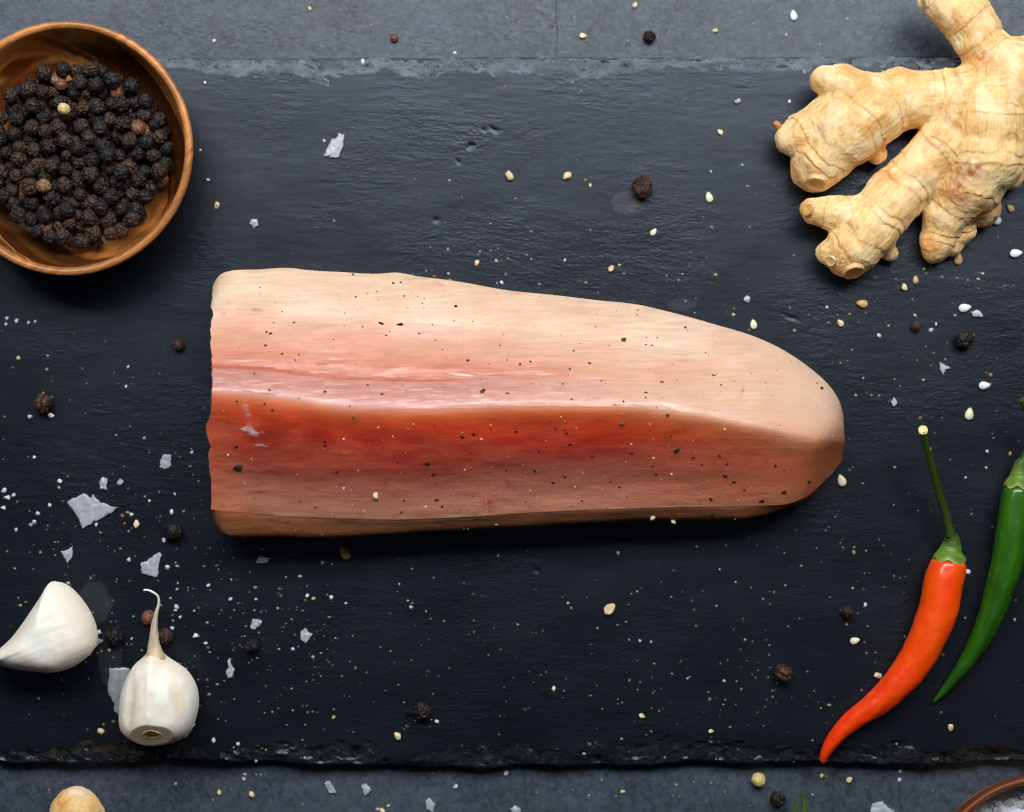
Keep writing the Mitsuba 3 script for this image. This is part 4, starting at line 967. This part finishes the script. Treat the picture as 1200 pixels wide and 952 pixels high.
# ---------------------------------------------------------------- coarse salt heap in the second bowl
def heap():
    g = np.random.default_rng(23); vs, fs, k = [], [], 0
    c = bc2[:2] / S
    for _ in range(900):
        rad, th = 118 * math.sqrt(g.random()), g.random() * 2 * np.pi
        x, y = rad * math.cos(th), rad * math.sin(th)
        zz = TZ / 1000 / S + 46 + 16 * (1 - (rad / 118) ** 2) + g.uniform(-5, 5)
        v, f = CH[int(g.integers(5))]; r = g.uniform(3.5, 8)
        v = v @ rot_of(*g.uniform(0, 6, 3)).T * r + [c[0] + x, c[1] + y, zz]
        vs.append(v * S); fs.append(f + k); k += len(v)
    # the packed body under the loose crystals
    A = 60; a = np.arange(A) * 2 * np.pi / A; rr = np.linspace(0, 1, 16)
    v = np.stack([c[0] + 124 * rr[:, None] * np.cos(a), c[1] + 124 * rr[:, None] * np.sin(a), TZ / 1000 / S + 45 + 14 * (1 - rr[:, None] ** 2) + 0 * a], -1).reshape(-1, 3)
    f = tri(grid_faces(16, A, True))
    if normals(v, f)[200, 2] < 0: f = f[:, ::-1]
    vs.append(v * S); fs.append(f + k)
    return np.vstack(vs), np.vstack(fs)
V, f = heap()
scene['coarse_salt'] = shape(V, f, 'salt_crystal', smooth=False, color=lin(228, 230, 236))
tag('coarse_salt', 'heap of coarse white salt filling the wooden bowl at the lower right', 'salt', kind='stuff')

# ---------------------------------------------------------------- cracked pepper flakes on the fish
dark = [lin(52, 40, 33), lin(84, 64, 48), lin(30, 25, 24), lin(112, 72, 46)]
FL = [chip(80 + i, .62, dark[i % 4], 'dry_speck') for i in range(8)]
flakes = [(279, 548, 7.5, 2, 'long black pepper flake near the lower cut end of the fish'), (731, 399, 5.5, 1, 'largest grey-brown pepper flake on the pale upper face of the fish'), (447, 379, 4.5, 2, 'dark pepper flake at the edge of the cream strip, left of two'), (469, 380, 4.5, 2, 'dark pepper flake at the edge of the cream strip, right of two'), (566, 459, 5, 1, 'grey pepper flake in the pale band above the ridge of the fish'),
    (542, 512, 3.6, 2, ''), (555, 509, 3.6, 2, ''), (501, 543, 3.6, 2, ''), (508, 556, 3, 2, ''), (512, 586, 3, 2, ''), (518, 594, 2.4, 2, ''), (277, 524, 3, 2, ''), (369, 594, 2.6, 0, ''), (381, 522, 3, 2, ''), (381, 518, 2.6, 2, ''), (395, 552, 3.6, 0, ''), (313, 377, 0, 0, ''), (317, 391, 3, 0, ''), (311, 405, 2.8, 0, ''), (312, 389, 2.6, 0, ''), (344, 378, 2.4, 0, ''),
    (413, 322, 2.8, 0, ''), (417, 348, 2.2, 0, ''), (461, 332, 2.8, 0, ''), (469, 331, 2.5, 0, ''), (534, 359, 2.5, 0, ''), (473, 347, 2.2, 0, ''), (381, 459, 3.4, 3, ''), (431, 451, 2.6, 3, ''), (548, 423, 3, 1, ''), (609, 427, 2.4, 0, ''), (595, 461, 2.6, 1, ''), (448, 462, 3, 3, ''), (672, 411, 2.2, 0, ''), (691, 426, 3, 1, ''), (803, 384, 2.6, 1, ''), (836, 440, 3, 1, ''), (776, 448, 3.4, 1, ''), (757, 460, 2.6, 1, ''), (757, 404, 2, 3, ''), (764, 405, 2, 0, ''), (770, 396, 1.8, 0, ''),
    (729, 496, 4, 3, ''), (782, 486, 3, 0, ''), (794, 526, 3.6, 0, ''), (792, 529, 3, 2, ''), (843, 534, 2.6, 0, ''), (812, 536, 3, 0, ''), (694, 534, 3.2, 0, ''), (740, 530, 3, 0, ''), (664, 508, 2.8, 2, ''), (668, 521, 2.4, 2, ''), (651, 502, 2, 2, ''), (605, 506, 2.4, 2, ''), (648, 566, 2.8, 2, ''), (662, 559, 2.2, 2, ''), (715, 564, 2.6, 0, ''), (726, 571, 2.2, 0, ''), (769, 556, 2.6, 0, ''), (850, 558, 3.2, 2, ''), (860, 565, 3.2, 2, ''), (852, 544, 2.4, 2, ''), (872, 574, 2.8, 0, ''), (893, 587, 4.2, 2, ''), (919, 577, 4.4, 2, ''), (909, 546, 3, 2, ''), (948, 565, 3.4, 2, ''), (833, 585, 3.8, 2, ''), (834, 604, 3, 2, ''), (963, 455, 3.2, 0, ''), (957, 449, 2.2, 0, ''), (788, 590, 2.6, 3, ''), (626, 552, 2.4, 2, ''), (593, 551, 2, 0, ''), (557, 607, 2.8, 0, ''), (470, 600, 2.4, 0, ''), (473, 586, 2.2, 0, ''), (338, 612, 2, 0, ''), (837, 440, 2, 0, ''), (845, 451, 2, 0, ''), (316, 457, 2.2, 0, ''), (319, 481, 2.4, 0, ''), (310, 473, 2, 0, ''), (414, 490, 2.8, 1, ''), (350, 416, 2, 0, ''), (330, 415, 2.2, 0, ''), (298, 438, 2, 0, ''), (757, 466, 2, 3, ''), (670, 468, 2, 3, ''), (660, 450, 2.2, 1, '')]
for px, py, r, tone, lab in flakes:
    if r <= 0: continue
    zz, d = on_fish(px, py)
    key = quick('pepper_flake')
    put(key, FL[int(g.integers(2)) * 4 + tone], place(P(px, py, zz + .12), rot_of(g.uniform(-.3, .3), g.uniform(-.3, .3), g.uniform(-.5, .5)), np.array([g.uniform(.85, 1.15), g.uniform(.55, .8), .85]) * r * .92 * S))
    where = 'pale upper face of the fish' if py < 440 else 'ridge and red band of the fish' if py < 540 else 'brownish lower face of the fish'
    tag(key, lab or 'small dark cracked pepper flake on the ' + where, 'pepper flake', None if lab else 'small pepper flakes on the ' + where)
# bits of pepper lying on the slate and table, a few pixels each, in their own colours
def specks(name, pts, cols, label, cat):
    g = np.random.default_rng(len(name)); vs, fs, cs, k = [], [], [], 0
    for (p, r), c in zip(pts, cols):
        v, f = CH[int(g.integers(5))]
        if len(f) > 12 and r < 1.3 * S:
            v = np.array([[1, 0, 0], [-1, .1, 0], [0, 1, 0], [.1, -.8, 0], [0, 0, .8], [0, 0, -.6]], float)[np.array([[0, 2, 4], [2, 1, 4], [1, 3, 4], [3, 0, 4], [2, 0, 5], [1, 2, 5], [3, 1, 5], [0, 3, 5]])].reshape(-1, 3); f = np.arange(24).reshape(-1, 3)
        v = v @ rot_of(0, 0, g.uniform(0, 6)).T * np.array([1, g.uniform(.6, 1), .7]) * r + p
        vs.append(v); fs.append(f + k); cs.append(np.repeat(c[None], len(v), 0)); k += len(v)
    scene[name] = shape(np.vstack(vs), np.vstack(fs), 'dry_speck', smooth=False, color=np.vstack(cs))
    tag(name, label, cat, kind='stuff')
pal = [lin(206, 184, 138), lin(172, 138, 98), lin(140, 108, 82), lin(214, 200, 160), lin(186, 188, 192), lin(150, 120, 98), lin(92, 70, 56)]
pts, cols = [], []
g2 = np.random.default_rng(77)
zones = [(150, 620, 120, 110, 190), (290, 800, 90, 60, 150), (230, 700, 110, 70, 110), (520, 260, 100, 60, 22), (570, 300, 60, 25, 26), (900, 700, 190, 120, 150), (1060, 420, 120, 90, 110), (780, 130, 160, 80, 36), (690, 790, 180, 70, 90), (480, 740, 160, 80, 80), (1040, 640, 90, 90, 60), (760, 320, 120, 30, 30), (600, 926, 600, 18, 60), (600, 30, 500, 24, 40), (860, 820, 80, 40, 50), (1130, 330, 70, 60, 40), (60, 470, 80, 90, 26)]
for cx, cy, sx, sy, cnt in zones:
    for _ in range(cnt):
        px, py = cx + g2.normal() * sx, cy + g2.normal() * sy * (1 if abs(cy - 476) < 400 else .5)
        if not (2 < px < 1198 and 2 < py < 950) or 893 < py < 906 or 58 < py < 66: continue
        if cy > 900 and py < 906 or cy < 40 and py > 60: continue
        z0 = TZ if (py > 903 or py < 58) else .04
        r = min(.8 + g2.exponential(.62), 2.8)
        pts.append((P(px, py, z0 + r * .3 * S * 1000), r * S))
        cols.append(pal[int(g2.choice(7, p=[.24, .22, .16, .10, .12, .10, .06]))] * g2.uniform(.55, 1.05))
specks('ground_pepper', pts, cols, 'fine crumbs of cracked pepper and salt dust scattered over the slate and tabletop', 'crumbs')
pts, cols = [], []
for _ in range(1000):
    px, py = g2.uniform(250, 985), g2.uniform(318, 628)
    zz, d = on_fish(px, py)
    if d > 2: continue
    low = py > 480
    if not low and g2.random() < .45: continue
    if 480 < py < 500 and g2.random() < .4: continue
    r = min(.45 + g2.exponential(.38), 2.0)
    pts.append((P(px, py, zz + .03), r * S))
    u = g2.random()
    cols.append((lin(40, 30, 26) if u < .35 else lin(118, 64, 40) if u < .62 else lin(228, 190, 150) if low else lin(186, 124, 84)) * g2.uniform(.7, 1.1))
specks('pepper_dust', pts, cols, 'fine dust of ground pepper sprinkled over the fish', 'pepper')

# ---------------------------------------------------------------- two green herb tips at the bottom edge
for i, pth in enumerate(([(926, 985, 0, 3.5), (930, 962, 1.5, 3.2), (932, 944, 4, 2.2), (933, 936, 6, .5)], [(944, 985, 0, 3.6), (943, 960, 2, 3.2), (942, 940, 5, 2.2), (941, 923, 8, .4)])):
    v, f, t, a = sweep([P(x, y, TZ + .8 + zz) for x, y, zz, r in pth], [r * S for *_, r in pth], 40, 10, .08, i)
    put('herb_sprig__leaf' + ('' if i == 0 else f'_{i:03d}'), shape(v, f, 'satin_skin', color=lin(120, 158, 50) * (1 - .5 * t[:, None]) + lin(30, 62, 20) * .5 * t[:, None]))
tag('herb_sprig', 'two thin green herb leaf tips poking in at the bottom edge of the frame', 'herb')
